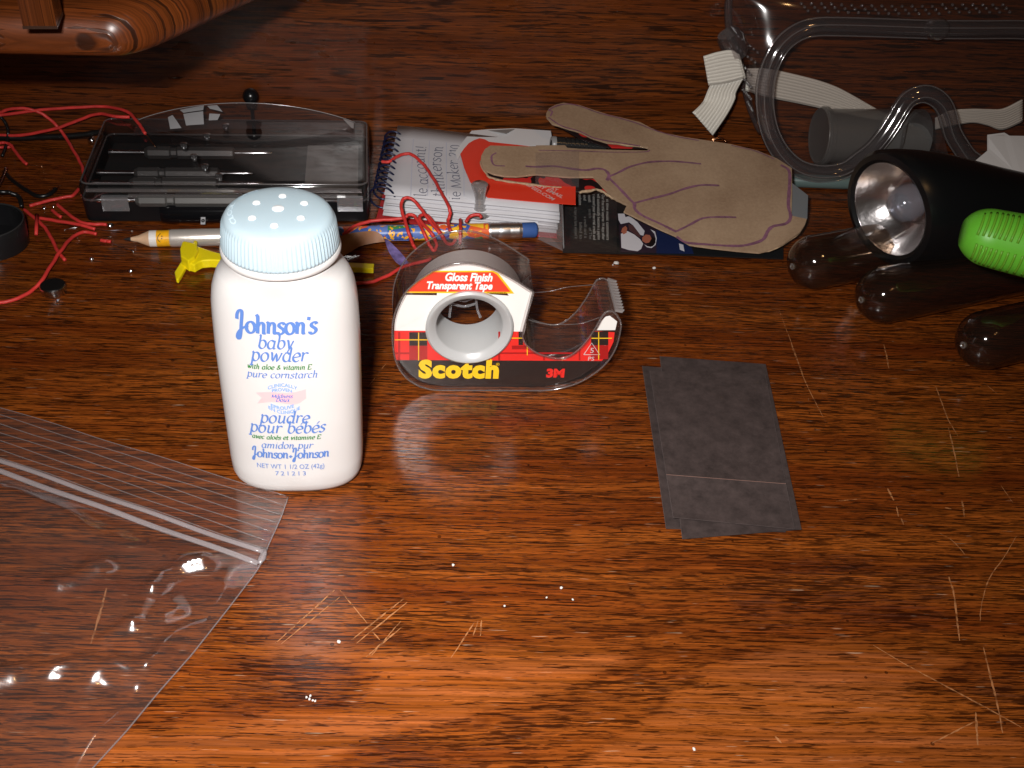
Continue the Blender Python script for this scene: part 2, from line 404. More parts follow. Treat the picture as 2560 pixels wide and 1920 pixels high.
    # script capital J
    g['J'] = (.80, [[(.02, 1.1), (.04, 1.55), (.2, 1.9), (.4, 1.9), (.44, 1.55), (.38, .7), (.34, -.1), (.26, -.6), (.12, -.66), (.05, -.45), (.16, -.05), (.45, .32), (.8, .55), (.98, .6)]])
    g["'"] = (.3, [[(.18, 1.5), (.14, 1.2)]]); g[' '] = (.5, []); g['+'] = (.7, [[(.05, .35), (.6, .35)], [(.33, .6), (.3, .1)]])
    return g
GL = glyphs()
ACC = {'é': ('e', [[(.4, 1.22), (.62, 1.55)]]), 'è': ('e', [[(.5, 1.22), (.3, 1.55)]])}
def pen_2d(text, slant=.22, fat=.235, thin=.085, nib=35, space=.06, squash=1.0):
    """calligraphic strokes -> list of (quad strips) as verts, faces; x-height = 1"""
    x = 0; vs, fs = [], []; layer = []
    li = 0
    for ch in text:
        extra = []
        if ch in ACC: ch, extra = ACC[ch]
        adv, strokes = GL.get(ch, (.6, []))
        for st in list(strokes) + extra:
            p = [Vector((a, b, 0)) for a, b in st]
            p = spline(p, 3) if len(p) > 2 else [p[0].lerp(p[1], k / 3) for k in range(4)]
            p = [Vector(((q.x * squash + q.y * slant) + x, q.y, 0)) for q in p]
            o = len(vs); N = len(p)
            for i, q in enumerate(p):
                t = p[min(i + 1, N - 1)] - p[max(i - 1, 0)]
                an = math.atan2(t.y, t.x); wdt = math.hypot(fat * math.sin(an - math.radians(nib)), thin)
                t = t.normalized() if t.length > 1e-9 else Vector((1, 0, 0))
                s = Vector((-t.y, t.x, 0)) * wdt / 2
                vs += [(q.x + s.x, q.y + s.y), (q.x - s.x, q.y - s.y)]; layer += [li, li]
            fs += [(o + 2 * i, o + 2 * i + 1, o + 2 * i + 3, o + 2 * i + 2) for i in range(N - 1)]
            li = (li + 1) % 4
        x += adv * squash + space
    return vs, fs, layer

# ================================================================== THE SETTING
GRAIN = math.radians(4.5)
def inside(p, poly):
    c = False; n = len(poly)
    for i in range(n):
        a, b = poly[i], poly[i - 1]
        if (a[1] > p[1]) != (b[1] > p[1]) and p[0] < (b[0] - a[0]) * (p[1] - a[1]) / (b[1] - a[1]) + a[0]: c = not c
    return c
def sdist(p, poly):
    d = 9e9; n = len(poly)
    for i in range(n):
        ax, ay = poly[i - 1]; bx, by = poly[i]; vx, vy = bx - ax, by - ay
        t = max(0, min(1, ((p[0] - ax) * vx + (p[1] - ay) * vy) / (vx * vx + vy * vy + 1e-12)))
        d = min(d, math.hypot(p[0] - ax - vx * t, p[1] - ay - vy * t))
    return d if inside(p, poly) else -d
def gp(pts): return [tuple(G(q)[:2]) for q in pts]
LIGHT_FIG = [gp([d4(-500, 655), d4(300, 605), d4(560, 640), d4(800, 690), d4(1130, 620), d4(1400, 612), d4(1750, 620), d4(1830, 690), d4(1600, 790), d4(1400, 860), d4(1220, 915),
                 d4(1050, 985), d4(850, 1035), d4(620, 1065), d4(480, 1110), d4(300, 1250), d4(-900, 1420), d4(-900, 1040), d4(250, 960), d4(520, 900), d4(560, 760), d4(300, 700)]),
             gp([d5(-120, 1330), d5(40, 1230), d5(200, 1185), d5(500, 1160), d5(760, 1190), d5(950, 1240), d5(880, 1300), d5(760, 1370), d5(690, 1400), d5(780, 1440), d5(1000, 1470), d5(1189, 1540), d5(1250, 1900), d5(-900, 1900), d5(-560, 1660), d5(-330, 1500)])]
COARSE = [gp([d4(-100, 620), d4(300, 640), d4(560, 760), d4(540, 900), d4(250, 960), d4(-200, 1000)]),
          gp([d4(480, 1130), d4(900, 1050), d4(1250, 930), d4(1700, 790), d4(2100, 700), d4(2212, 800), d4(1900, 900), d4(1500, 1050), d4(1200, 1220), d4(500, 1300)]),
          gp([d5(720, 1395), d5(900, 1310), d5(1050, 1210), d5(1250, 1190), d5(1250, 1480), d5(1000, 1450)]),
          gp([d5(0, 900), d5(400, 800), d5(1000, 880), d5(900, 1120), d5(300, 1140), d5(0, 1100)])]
def desk():
    x0, x1, y0 = -.62, .72, -.05; vs, fs, fa, ca = [], [], [], []
    nx, ny = 200, 130
    wy = lambda x: WO.y + (x - WO.x) * WU.y / WU.x + .004
    for j in range(ny + 1):
        for i in range(nx + 1):
            x = x0 + (x1 - x0) * i / nx; y = y0 + (wy(x) - y0) * j / ny
            vs.append((x, y, 0)); q = (x, y)
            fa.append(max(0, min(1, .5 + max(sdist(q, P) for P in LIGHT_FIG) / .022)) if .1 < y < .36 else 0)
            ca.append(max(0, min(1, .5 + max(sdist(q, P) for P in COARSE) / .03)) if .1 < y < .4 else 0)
    W1 = nx + 1
    for j in range(ny):
        for i in range(nx): fs.append((j * W1 + i, j * W1 + i + 1, (j + 1) * W1 + i + 1, (j + 1) * W1 + i))
    o = len(vs)
    for x, y in ((x0, y0), (x1, y0), (x1, wy(x1)), (x0, wy(x0))): vs.append((x, y, -.024))
    fs.append((o + 3, o + 2, o + 1, o))
    fs.append(tuple([o, o + 1] + list(range(nx, -1, -1))))
    d = obj('desk_top', vs, fs, M_DESK, loc=(0, 0, 0), kind='structure')
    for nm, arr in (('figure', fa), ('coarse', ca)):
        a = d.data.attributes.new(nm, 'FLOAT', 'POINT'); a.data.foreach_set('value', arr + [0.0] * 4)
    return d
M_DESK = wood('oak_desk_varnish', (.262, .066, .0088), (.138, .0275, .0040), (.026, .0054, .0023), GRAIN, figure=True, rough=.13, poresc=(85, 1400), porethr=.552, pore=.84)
M_PANEL = wood('oak_back_panel', (.165, .040, .0060), (.112, .0245, .0040), (.014, .0048, .0028), 0, vertical=True, poresc=(42, 700), porethr=.575, rough=.30, pore=.82)
M_SHELF = wood('oak_shelf_varnish', (.215, .058, .0095), (.140, .032, .006), (.025, .008, .004), math.radians(6), rough=.34, poresc=(30, 600), porethr=.58, pore=.8)
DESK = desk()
# back panel, built in its own frame: local X along the panel, Z up
def panel():
    vs, fs = box_vf((-.75, 0, -.02), (1.7, 0, 0), (0, .012, 0), (0, 0, .55))
    me = bpy.data.meshes.new('back_panel'); me.from_pydata(vs, [], fs); me.materials.append(M_PANEL); me.update()
    o = bpy.data.objects.new('back_panel', me); COL.objects.link(o)
    o.location = WO; o.rotation_euler = (0, 0, math.atan2(WU.y, WU.x)); o['kind'] = 'structure'
panel()
# hutch shelf, upper left
def shelf():
    zb, th = .130, .017
    sil = [c1(-120, 288), c1(0, 290), c1(350, 298), c1(560, 303), c1(680, 303), c1(800, 283), c1(900, 250), c1(1000, 208), c1(1150, 138), c1(1300, 66), c1(1440, 0)]
    fr = spline([G(p, zb + .003) for p in sil], 4)
    t = (fr[-1] - fr[-4]).normalized(); fr.append(fr[-1] + t * .16)
    out = fr + [fr[-1] - WU * .5, fr[0] - WU * .5]
    cen = Vector((fr[0].x - .2, fr[0].y + .12, 0))
    root = thing('desk_shelf', 'varnished oak shelf with rounded corner above the desk, upper left', 'shelf', (cen.x, cen.y, zb))
    prof = [(-.005, 0), (-.0018, .0012), (-.0004, .0035), (0, .0062), (-.0004, .0095), (-.0018, .0128), (-.0042, .0152), (-.0078, .0166), (-.012, .017)]
    n = len(out); rings = []
    nrm = []
    for i in range(n):
        a, b = out[i - 1], out[(i + 1) % n]; tt = (b - a).normalized(); nrm.append(Vector((tt.y, -tt.x, 0)))
    for d_, h in prof: rings.append([Vector((p.x, p.y, zb + h)) + q * d_ for p, q in zip(out, nrm)])
    v, f = loft_vf(rings)
    obj('board', v, f, M_SHELF, root, smooth='auto')
    b0 = G(c1(135, 168), zb + th); b1 = G(c1(330, 168), zb + th); du = (b1 - b0); dv = Vector((-du.y, du.x, 0)).normalized() * .012
    mpost = wood('oak_post_varnish', (.13, .034, .0062), (.082, .019, .004), (.02, .006, .003), math.radians(90), rough=.25)
    v, f = box_vf(b0 + Z * .0004, du, dv, Z * .2); po = obj('post', v, f, mpost, root)
    v, f = box_vf(b0 - du * .01 - dv * .02 + Z * .0001, du * 1.02, dv * 1.04, Z * .0009); obj('post_foot', v, f, pbr('post_foot_dark', (.03, .012, .006), .4), root)  # thin dark slab at the foot of the post
shelf()

# scratches cut through the varnish of the desk
def scratches():
    m, nt, out = newmat('bare_scratched_wood'); b = nd(nt, 'ShaderNodeBsdfPrincipled'); b.inputs['Base Color'].default_value = (.38, .155, .055, 1); b.inputs['Roughness'].default_value = .6
    tc = nd(nt, 'ShaderNodeTexCoord'); n1 = nd(nt, 'ShaderNodeTexNoise'); n1.inputs['Scale'].default_value = 420; n1.inputs['Detail'].default_value = 4; lk(nt, tc.outputs['Object'], n1.inputs['Vector'])
    mr = nd(nt, 'ShaderNodeMapRange'); mr.inputs[1].default_value = .34; mr.inputs[2].default_value = .56; mr.inputs[3].default_value = .15; mr.inputs[4].default_value = .85; lk(nt, n1.outputs[0], mr.inputs[0])
    tr = nd(nt, 'ShaderNodeBsdfTransparent'); mx = nd(nt, 'ShaderNodeMixShader'); lk(nt, mr.outputs[0], mx.inputs[0]); lk(nt, tr.outputs[0], mx.inputs[1]); lk(nt, b.outputs[0], mx.inputs[2]); lk(nt, mx.outputs[0], out.inputs[0])
    rnd = random.Random(3)
    L = []
    for a, b, wd in [((90, 628), (375, 372), .5), ((120, 628), (400, 405), .35), ((400, 372), (530, 530), .35), ((455, 610), (705, 412), .55), ((480, 625), (720, 430), .4),
                     ((525, 690), (700, 545), .5), ((545, 690), (690, 520), .35), ((555, 570), (590, 610), .4), ((930, 695), (1045, 520), .4), ((1035, 590), (1060, 515), .3), ((1070, 590), (1075, 515), .5), ((1040, 560), (1080, 555), .3)]:
        L.append(([d4(*a), d4(*b)], wd))
    for pts, wd in [([(278, 0), (300, 60), (340, 160), (412, 302)], .35), ([(640, 0), (650, 40), (660, 95)], .6), ([(843, 165), (868, 230), (890, 290), (930, 360)], .5), ([(893, 325), (915, 420), (935, 520)], .55),
                    ([(655, 565), (680, 612)], .8), ([(690, 635), (698, 675)], .6), ([(708, 680), (718, 706)], .4), ([(947, 612), (956, 676)], .65), ([(895, 910), (915, 980), (927, 1080), (937, 1160)], .6),
                    ([(1160, 750), (1110, 835), (1060, 905), (1035, 970), (1020, 1040), (1018, 1085)], .35), ([(600, 1178), (720, 1250), (850, 1320), (1000, 1400), (1100, 1455), (1180, 1500)], .5),
                    ([(1030, 1185), (1055, 1290), (1085, 1410), (1105, 1520)], .6), ([(1000, 1440), (1008, 1570)], .8), ([(1100, 555), (1145, 620)], .3), ([(860, 740), (910, 770), (960, 825)], .5),
                    ([(1030, 150), (1085, 195)], .3), ([(455, 615), (550, 605)], .35), ([(215, 1535), (240, 1560)], .7), ([(830, 1560), (1000, 1475)], .4), ([(880, 640), (905, 645)], .5)]:
        L.append(([d5(*q) for q in pts], wd))
    L.append(([c5(0, 1260), c5(160, 1050)], .25)); L.append(([(d1(20, 1200)), d1(190, 1655)], .25))
    for pts, wd in [([(250, 1160), (262, 1070)], 0)]: pass
    L.append(([d2(470, 865), d2(440, 980), d2(400, 1110)], .7))
    for pts, wd in L:
        P = spline([G(p, .00012) for p in pts], 8) if len(pts) > 2 else [G(pts[0], .00012).lerp(G(pts[1], .00012), k / 14) for k in range(15)]
        wv = [wd * .00125 * (.25 + .75 * math.sin(math.pi * min(1, max(0, (i + .6) / len(P)))) ** .6) * rnd.uniform(.45, 1.15) for i in range(len(P))]
        P = [p + Vector((rnd.uniform(-1, 1), rnd.uniform(-1, 1), 0)) * .00008 for p in P]
        v, f = ribbon_vf(P, Z, wv); obj('scratch', v, f, m, DESK)
scratches()

# ================================================================== POWDER BOTTLE
def bottle():
    B = G((748, 1172)); yaw = math.radians(7.0)
    u = Vector((math.cos(yaw), math.sin(yaw), 0)); n = Vector((u.y, -u.x, 0))      # n: towards the viewer
    root = thing('powder_bottle', 'white plastic powder bottle with pale blue shaker cap and blue lettering', 'bottle', B)
    NE = 2.7
    def ring(z, a, b, ne=NE, N=72):
        out = []
        for k in range(N):
            t = 2 * math.pi * k / N; c, s = math.cos(t), math.sin(t)
            out.append(B + Z * z + u * (a * math.copysign(abs(c) ** (2 / ne), c)) + n * (-b * math.copysign(abs(s) ** (2 / ne), s)))
        return out
    A, D_ = .0240, .0153
    prof = [(.0, .0185, .0104, 2.5), (.0004, .0203, .0119, 2.5), (.0014, .0219, .0133, 2.6), (.0032, .0230, .0143, 2.65), (.006, .0237, .0150, 2.7), (.012, A, D_, 2.7), (.035, A + .0002, D_ + .0002, 2.7), (.062, A + .0003, D_ + .0003, 2.7),
            (.074, A, D_ + .0002, 2.65), (.0800, .0237, .0156, 2.6), (.0848, .0230, .0157, 2.5), (.0880, .0219, .0159, 2.38), (.0903, .0206, .0161, 2.22), (.0920, .0190, .0164, 2.08), (.0945, .0177, .0167, 2.0), (.0972, .0176, .0168, 2.0)]
    v, f = loft_vf([ring(*p) for p in prof]); body = obj('body', v, f, M_WHITE, root, smooth=True)
    v, f = lathe_vf(B, Z, [(.0165, .0970), (.0187, .0971), (.0191, .0977), (.0191, .0988), (.0187, .0994), (.0170, .0995)], 64); obj('collar', v, f, M_WHITE, root, smooth='auto')
    mcap = pbr('pale_blue_cap', (.44, .555, .62), .33, sss=.25, bump=.03, bscale=300)
    # cap with fine vertical ribs
    N = 320; rings = []
    def cr(z, r, rib):
        return [B + Z * z + Vector((math.cos(2 * math.pi * k / N), math.sin(2 * math.pi * k / N), 0)) * (r + (rib if k % 4 in (0, 1) else 0)) for k in range(N)]
    for z, r, rb in [(.0994, .0176, 0), (.0996, .0183, .0002), (.1006, .0183, .00042), (.1040, .01795, .00042), (.1075, .0175, .0004), (.1084, .01735, .0002), (.1092, .0171, 0), (.1100, .0166, 0), (.1106, .0158, 0), (.1110, .0147, 0), (.1114, .0130, 0), (.1117, .0108, 0), (.1120, .0080, 0), (.1122, .0040, 0), (.11225, .0006, 0)]:
        rings.append(cr(z, r, rb))
    v, f = loft_vf(rings); cap = obj('cap', v, f, mcap, root, smooth=True)
    mh = pbr('powdery_hole', (.86, .88, .90), .8)
    ztop = lambda r: .11225 - .0000035 * (r * 1000) ** 2 - .0000000070 * (r * 1000) ** 4
    def disc(px, r, el=1.0):
        P = G(px, .1119); rr = math.hypot(P.x - B.x, P.y - B.y); zz = ztop(rr)
        nn = Vector(((P.x - B.x) * .13 / .01 * .012, (P.y - B.y) * .13 / .01 * .012, 1)).normalized()
        O = Vector((P.x, P.y, zz)); v, f = lathe_vf(O - nn * .0006, nn, [(r, 0), (r, .00068), (r * .9, .00085), (r * .3, .0009)], 18)
        obj('shaker_hole', v, f, mh, cap, smooth='auto')
    cc = crop(540, 440, 5.9235)
    for q in ((985, 305), (1305, 408), (1255, 622), (862, 730), (535, 622), (600, 405)): disc(cc(*q), .00125)
    disc(cc(920, 495), .0019)
    # faint raised ring of moulded letters on the left of the cap
    me = pbr('cap_emboss', (.60, .74, .82), .4)
    RW = .0140
    for word, a0, a1 in (('OPEN', 128, 158), ('CLOSE', 172, 222)):
        tv, tf = font_2d(word, .0028, bold=.0001); xs = [q[0] for q in tv]; w0, w1 = min(xs), max(xs)
        def mp(q):
            a = math.radians(a1 - (a1 - a0) * (q[0] - w0) / (w1 - w0)); r = RW + q[1] * .75
            return B + Vector((math.cos(a) * r, math.sin(a) * r, ztop(r) + .00018 - max(0, r - .0145) * .35))
        obj('raised_letters', [mp(q) for q in tv], tf, me, cap)
    # printing: wrapped round the front of the body
    tab = []; s = 0; last = None
    for k in range(0, 401):
        t = math.pi / 2 + (k - 200) / 200 * 1.2
        c, sn = math.cos(t), math.sin(t)
        p = Vector((-(A + .0002) * math.copysign(abs(c) ** (2 / NE), c), (D_ + .0002) * abs(sn) ** (2 / NE)))
        if last is not None: s += (p - last).length
        tab.append([s, p]); last = p
    s0 = tab[200][0]
    for r in tab: r[0] -= s0
    def wrap(sx, z, lift):
        lo = min(range(len(tab)), key=lambda i: abs(tab[i][0] - sx)); p = tab[lo][1]
        q = tab[min(lo + 1, 400)][1] - tab[max(lo - 1, 0)][1]; nn = Vector((-q.y, q.x)).normalized() if q.length else Vector((0, 1))
        if nn.y < 0: nn = -nn
        d = sx - tab[lo][0]; tq = q.normalized() if q.length else Vector((1, 0))
        p = p + tq * d + nn * lift
        return B + u * p.x + n * p.y + Z * z
    PO = B + n * (D_ + .0002)
    def sz(px):
        P = V(px, PO, n); x = (P - B).dot(u)
        k = min(range(len(tab)), key=lambda i: abs(tab[i][1].x - x)); return tab[k][0], P.z
    ink = pbr('blue_ink', (.095, .20, .52), .5); grn = pbr('green_ink', (.03, .20, .05), .5); pale = pbr('pale_blue_ink', (.16, .34, .72), .5)
    pink = pbr('pink_ink', (.90, .46, .48), .5)
    def line(text, l, r, mat, stroke=True, k=1.0, **kw):
        sl, zl = sz(b6(*l)); sr, zr = sz(b6(*r)); z0 = (zl + zr) / 2
        if stroke: tv, tf, lay = pen_2d(text, **kw)
        else: tv, tf = font_2d(text, 1.0, **kw); lay = [0] * len(tv)
        a = min(q[0] for q in tv); b = max(q[0] for q in tv); kk = (sr - sl) / (b - a)
        sub = [wrap(sl + (q[0] - a) * kk, z0 + q[1] * kk * k, .00016 + .00003 * lay[i]) for i, q in enumerate(tv)]
        obj('lettering', sub, tf, mat, body)
    def bent(text, cpx, hw, h, bend, mat):
        tv, tf = font_2d(text, 1.0, bold=.02); a = min(q[0] for q in tv); b = max(q[0] for q in tv)
        sc_, zc = sz(b6(*cpx)); s1, _ = sz(b6(cpx[0] + hw, cpx[1])); W_ = s1 - sc_; _, z1 = sz(b6(cpx[0], cpx[1] - h)); Hh = z1 - zc
        sub = []
        for q in tv:
            t = (q[0] - a) / (b - a) * 2 - 1
            sub.append(wrap(sc_ + t * W_, zc + q[1] / .73 * Hh + bend * Hh * t * t, .00022))
        obj('lettering', sub, tf, mat, body)
    line("Johnson's", (240, 268), (1000, 268), ink, k=1.12, fat=.26, thin=.17, nib=20, space=-.03, slant=.1)
    line('baby', (455, 402), (785, 402), ink, k=1.05); line('powder', (372, 516), (912, 516), ink, k=1.08)
    line('with aloe & vitamin E', (355, 586), (943, 592), grn, fat=.30, thin=.15, k=1.02); line('pure cornstarch', (342, 662), (985, 670), ink, k=.95)
    bent('CLINICALLY', (668, 742), 136, 32, -1.0, pale); bent('PROVEN', (668, 783), 92, 30, -.5, pale)
    tp = [(430, 805), (500, 797), (570, 792), (640, 796), (710, 799), (790, 791), (840, 780), (880, 768)]; bo = [(442, 902), (515, 888), (580, 881), (640, 886), (700, 897), (760, 905), (825, 890), (885, 850)]
    mid = [(482, 850)] + [((a_[0] + b_[0]) / 2, (a_[1] + b_[1]) / 2) for a_, b_ in zip(tp[1:], bo[1:])]
    bv = [wrap(*sz(b6(*q)), .00014) for row in (tp, mid, bo) for q in row]
    obj('pink_banner', bv, [(8 * r_ + i, 8 * r_ + i + 1, 8 * r_ + 9 + i, 8 * r_ + 8 + i) for r_ in (0, 1) for i in range(7)], pink, body)
    line('Mildness', (572, 843), (770, 845), ink, fat=.30, thin=.18, k=.95); line('Doux', (614, 876), (740, 880), ink, fat=.30, thin=.18, k=.9)
    bent('EPROUVE', (678, 950), 98, 32, .75, pale); bent('EN CLINIQUE', (695, 988), 140, 30, 1.5, pale)
    line('poudre', (455, 1068), (925, 1074), ink, k=1.05); line('pour bébés', (362, 1156), (1068, 1168), ink, k=1.05)
    line('avec aloès et vitamine E', (397, 1214), (1025, 1226), grn, fat=.30, thin=.15); line('amidon pur', (482, 1296), (955, 1304), ink, k=.95)
    line('Johnson+Johnson', (392, 1384), (1088, 1392), ink, fat=.22, thin=.16, nib=20, space=-.04, slant=.1, k=1.1)
    line('NET WT 1 1/2 OZ (42g)', (442, 1478), (1050, 1490), ink, stroke=False, k=1.35); line('721213', (610, 1540), (885, 1544), ink, stroke=False, space=1.35, k=1.0)
bottle()

# ================================================================== TAPE DISPENSER
def dispenser():
    a, b = G(c5(590, 1287)), G(c5(1410, 1289)); u = (b - a).normalized(); n = Vector((u.y, -u.x, 0)); O = a; DP = .0225
    root = thing('tape_dispenser', 'clear plastic snail-shaped tape dispenser with red tartan label standing on the desk', 'tape dispenser', (a + b) / 2 - n * DP / 2)
    def L(px):                                   # pixel on the front plane -> (s, z)
        P = V(px, O, n); return ((P - O).dot(u), max(P.z, .0004))
    def P3(q, d=0.0): return O + u * q[0] + Z * q[1] - n * d     # d = depth behind the front plane
    raw = [(420, 1250), (330, 1195), (255, 1110), (217, 1010), (200, 900), (197, 800), (207, 700), (240, 600), (300, 490), (390, 400), (500, 325), (620, 270), (770, 243), (900, 255), (1040, 300), (1180, 375), (1290, 445), (1348, 482)]
    raw2 = [(1300, 650), (1262, 790), (1258, 850), (1290, 915), (1370, 975), (1450, 1003), (1550, 1022), (1640, 1000), (1720, 940), (1790, 860), (1850, 770), (1900, 680), (1940, 640), (1990, 640), (2030, 680), (2055, 735), (2050, 800), (2020, 920), (1960, 1030), (1870, 1120), (1740, 1205), (1600, 1255), (1420, 1287), (1000, 1291), (600, 1286), (500, 1272)]
    o1 = spline([Vector((*L(c5(*q)), 0)) for q in raw], 3); o2 = spline([Vector((*L(c5(*q)), 0)) for q in raw2], 3)
    out = [(q.x, max(q.y, .0004)) for q in o1 + o2]
    N = len(out)
    def inset(poly, d):
        r = []; M_ = len(poly)
        for i in range(M_):
            p0 = Vector(poly[i - 1]); p1 = Vector(poly[(i + 1) % M_]); t = (p1 - p0).normalized(); r.append((poly[i][0] - t.y * -d * -1 if False else poly[i][0] + t.y * d * SG, poly[i][1] - t.x * d * SG))
        return r
    area2 = sum(out[i - 1][0] * out[i][1] - out[i][0] * out[i - 1][1] for i in range(N)); SG = 1 if area2 < 0 else -1
    inn = inset(out, .0011)
    M_SH = clear('dispenser_plastic', (.975, .965, .965), gain=1.1, rough=.04, haze=.010, edge=(.86, .82, .82))
    # outer wall following the outline, full depth
    rings = [[P3(q, -.0006) for q in out], [P3(q, DP) for q in out], [P3(q, DP) for q in inn], [P3(q, -.0006) for q in inn]]
    v, f = loft_vf(rings, False, False); f += [(3 * N + k, 3 * N + (k + 1) % N, (k + 1) % N, k) for k in range(N)]
    obj('shell_wall', v, f, M_SH, root, smooth='auto')
    mel = clear('shell_highlight_haze', (.82, .79, .79), gain=2.6, rough=.10, haze=.10, hazecol=(.6, .56, .55))
    for d_ in (-.0006, DP): obj('shell_edge_highlight', *tube_vf([P3(q, d_) for q in out], .00038, 6, closed=True), mel, root, smooth=True)  # thin hazy tubes added to imitate bright highlights along the shell edges
    # front plate with the hub hole
    hc = L(c5(825, 772)); R1 = .0172; RH = .0142
    def filled(outer, holes, d, name, mat, parent):
        cu = bpy.data.curves.new(name, 'CURVE'); cu.dimensions = '2D'; cu.fill_mode = 'BOTH'
        for pl in [outer] + holes:
            sp = cu.splines.new('POLY'); sp.points.add(len(pl) - 1); sp.use_cyclic_u = True
            for i, q in enumerate(pl): sp.points[i].co = (q[0] * 1000, q[1] * 1000, 0, 1)
        t = bpy.data.objects.new(name, cu); COL.objects.link(t); bpy.context.view_layer.update()
        me = bpy.data.meshes.new_from_object(t.evaluated_get(bpy.context.evaluated_depsgraph_get()))
        vs = [P3((q.co.x / 1000, q.co.y / 1000), d) for q in me.vertices]; fs = [tuple(q.vertices) for q in me.polygons]
        bpy.data.objects.remove(t); bpy.data.curves.remove(cu)
        return obj(name, vs, fs, mat, parent)
    circ = lambda r, a0=0, a1=360, m=48: [(hc[0] + r * math.cos(math.radians(a0 + (a1 - a0) * k / m)), hc[1] + r * math.sin(math.radians(a0 + (a1 - a0) * k / m))) for k in range(m)]
    inn2 = inset(out, .0014)
    filled(inn2, [circ(RH)], .0009, 'front_plate', M_SH, root)
    filled(inn2, [circ(RH)], DP - .001, 'back_plate', M_SH, root)
    # printed label on the front plate: white, tartan and black zones
    gl = dict(rough=.25, spec=.9)
    mw = pbr('label_white', (.80, .78, .75), **gl); mr = pbr('label_red', (.72, .028, .022), **gl); mdr = pbr('label_dark_red', (.36, .012, .012), **gl)
    mk = pbr('label_black', (.022, .016, .015), **gl); my = pbr('label_yellow', (.85, .52, .02), **gl); mb = pbr('label_banner_red', (.85, .05, .025), **gl)
    mbr = pbr('label_brown', (.05, .015, .012), **gl); mwh = pbr('label_lettering_white', (.9, .88, .86), **gl)
    zsplit = L(c5(215, 818))[1]; zsplit2 = L(c5(1250, 808))[1]; zs = (zsplit + zsplit2) / 2
    lab = [(q.x, q.y) for q in spline([Vector((*L(c5(*q)), 0)) for q in [(213, 812), (222, 720), (255, 615), (315, 500), (400, 412), (510, 340), (630, 290), (770, 264), (900, 275), (1035, 318), (1170, 390), (1285, 460), (1338, 490)]], 3)]
    right = [L(c5(1296, 655)), (L(c5(1258, 800))[0], zs)]
    ang = math.degrees(math.asin((zs - hc[1]) / RH))
    up = circ(RH, ang, 180 - ang, 30) + [(hc[0] - RH * math.cos(math.radians(ang)), zs)]
    white = [(lab[0][0], zs)] + lab + right + up
    def poly(name, pl, d, mat, parent):
        return obj(name, [P3(q, d) for q in pl], [tuple(range(len(pl)))], mat, parent)
    label = poly('label_white_panel', white, .0006, mw, root)
    lo = circ(RH, 180 - ang, 360 + ang, 40) + [(hc[0] + RH * math.cos(math.radians(ang)), zs)]
    zb = L(c5(600, 1050))[1]
    redp = [(lab[0][0], zs)] + lo + [(L(c5(1258, 808))[0], zs)] + [L(c5(*q)) for q in [(1257, 850), (1288, 920), (1368, 982), (1450, 1011), (1550, 1030), (1645, 1008), (1728, 946), (1798, 866), (1832, 812)]] + [(L(c5(2010, 808))[0], zs), L(c5(1998, 900)), L(c5(1960, 980)), (L(c5(1905, 1045))[0], zb), (L(c5(228, 1050))[0], zb), L(c5(214, 960))]
    poly('label_tartan', redp, .0006, mr, root)
    blk = [(L(c5(228, 1050))[0], zb), (L(c5(1905, 1045))[0], zb)] + [L(c5(*q)) for q in [(1850, 1100), (1735, 1185), (1600, 1232), (1420, 1262), (1000, 1266), (600, 1260), (510, 1248), (430, 1225), (350, 1175), (280, 1100)]]
    poly('label_black_band', blk, .0006, mk, root)
    tipw = [L(c5(*q)) for q in [(1860, 806), (1900, 730), (1935, 695), (1968, 688), (2028, 735), (2012, 805)]]
    poly('label_tip', tipw, .0006, mw, root)
    band = [L(c5(*q)) for q in [(300, 500), (400, 410), (530, 320), (1020, 320), (1060, 340), (1190, 507)]]
    poly('label_banner_edge', band, .00045, my, label)
    band2 = [L(c5(*q)) for q in [(318, 488), (410, 408), (532, 330), (1015, 330), (1048, 350), (1160, 490)]]
    poly('label_banner', band2, .0003, mb, label)
    poly('label_brown_line', [L(c5(*q)) for q in [(295, 516), (300, 502), (560, 499), (560, 520)]], .00045, mbr, label)
    poly('label_brown_line', [L(c5(*q)) for q in [(960, 496), (1125, 494), (1146, 523), (1000, 512)]], .00045, mbr, label)
    def rect(x0, y0, x1, y1, mat, d=.0004, name='tartan_check'):
        poly(name, [L(c5(*q)) for q in [(x0, y1), (x1, y1), (x1, y0), (x0, y0)]], d, mat, bpy.data.objects[root.name])
    rect(335, 930, 482, 1048, mdr, .0005); rect(217, 985, 335, 1000, mdr, .0005); rect(335, 820, 482, 930, mk, .0004); rect(1225, 815, 1262, 925, mk, .0004)
    rect(1170, 930, 1290, 960, mdr, .0005, 'tartan_check'); rect(1060, 985, 1700, 998, mdr, .0005); rect(1060, 815, 1075, 1048, mdr, .00045); rect(1425, 1012, 1440, 1048, mdr, .00045); rect(245, 820, 262, 1048, mdr, .00045); rect(1715, 960, 1728, 1048, mdr, .00045)
    rect(1815, 815, 1955, 925, mk, .0004); rect(1815, 925, 1955, 1040, mdr, .0005)
    rect(1160, 862, 1262, 869, my, .0002, 'tartan_thread'); rect(217, 876, 500, 883, my, .0002, 'tartan_thread'); rect(1815, 863, 1985, 870, my, .0002, 'tartan_thread')
    for x, y0, y1 in ((408, 820, 1048), (1292, 925, 1005), (1873, 815, 1040), (705, 1030, 1048), (995, 1000, 1048), (1578, 1030, 1045)): rect(x, y0, x + 7, y1, my, .0002, 'tartan_thread')
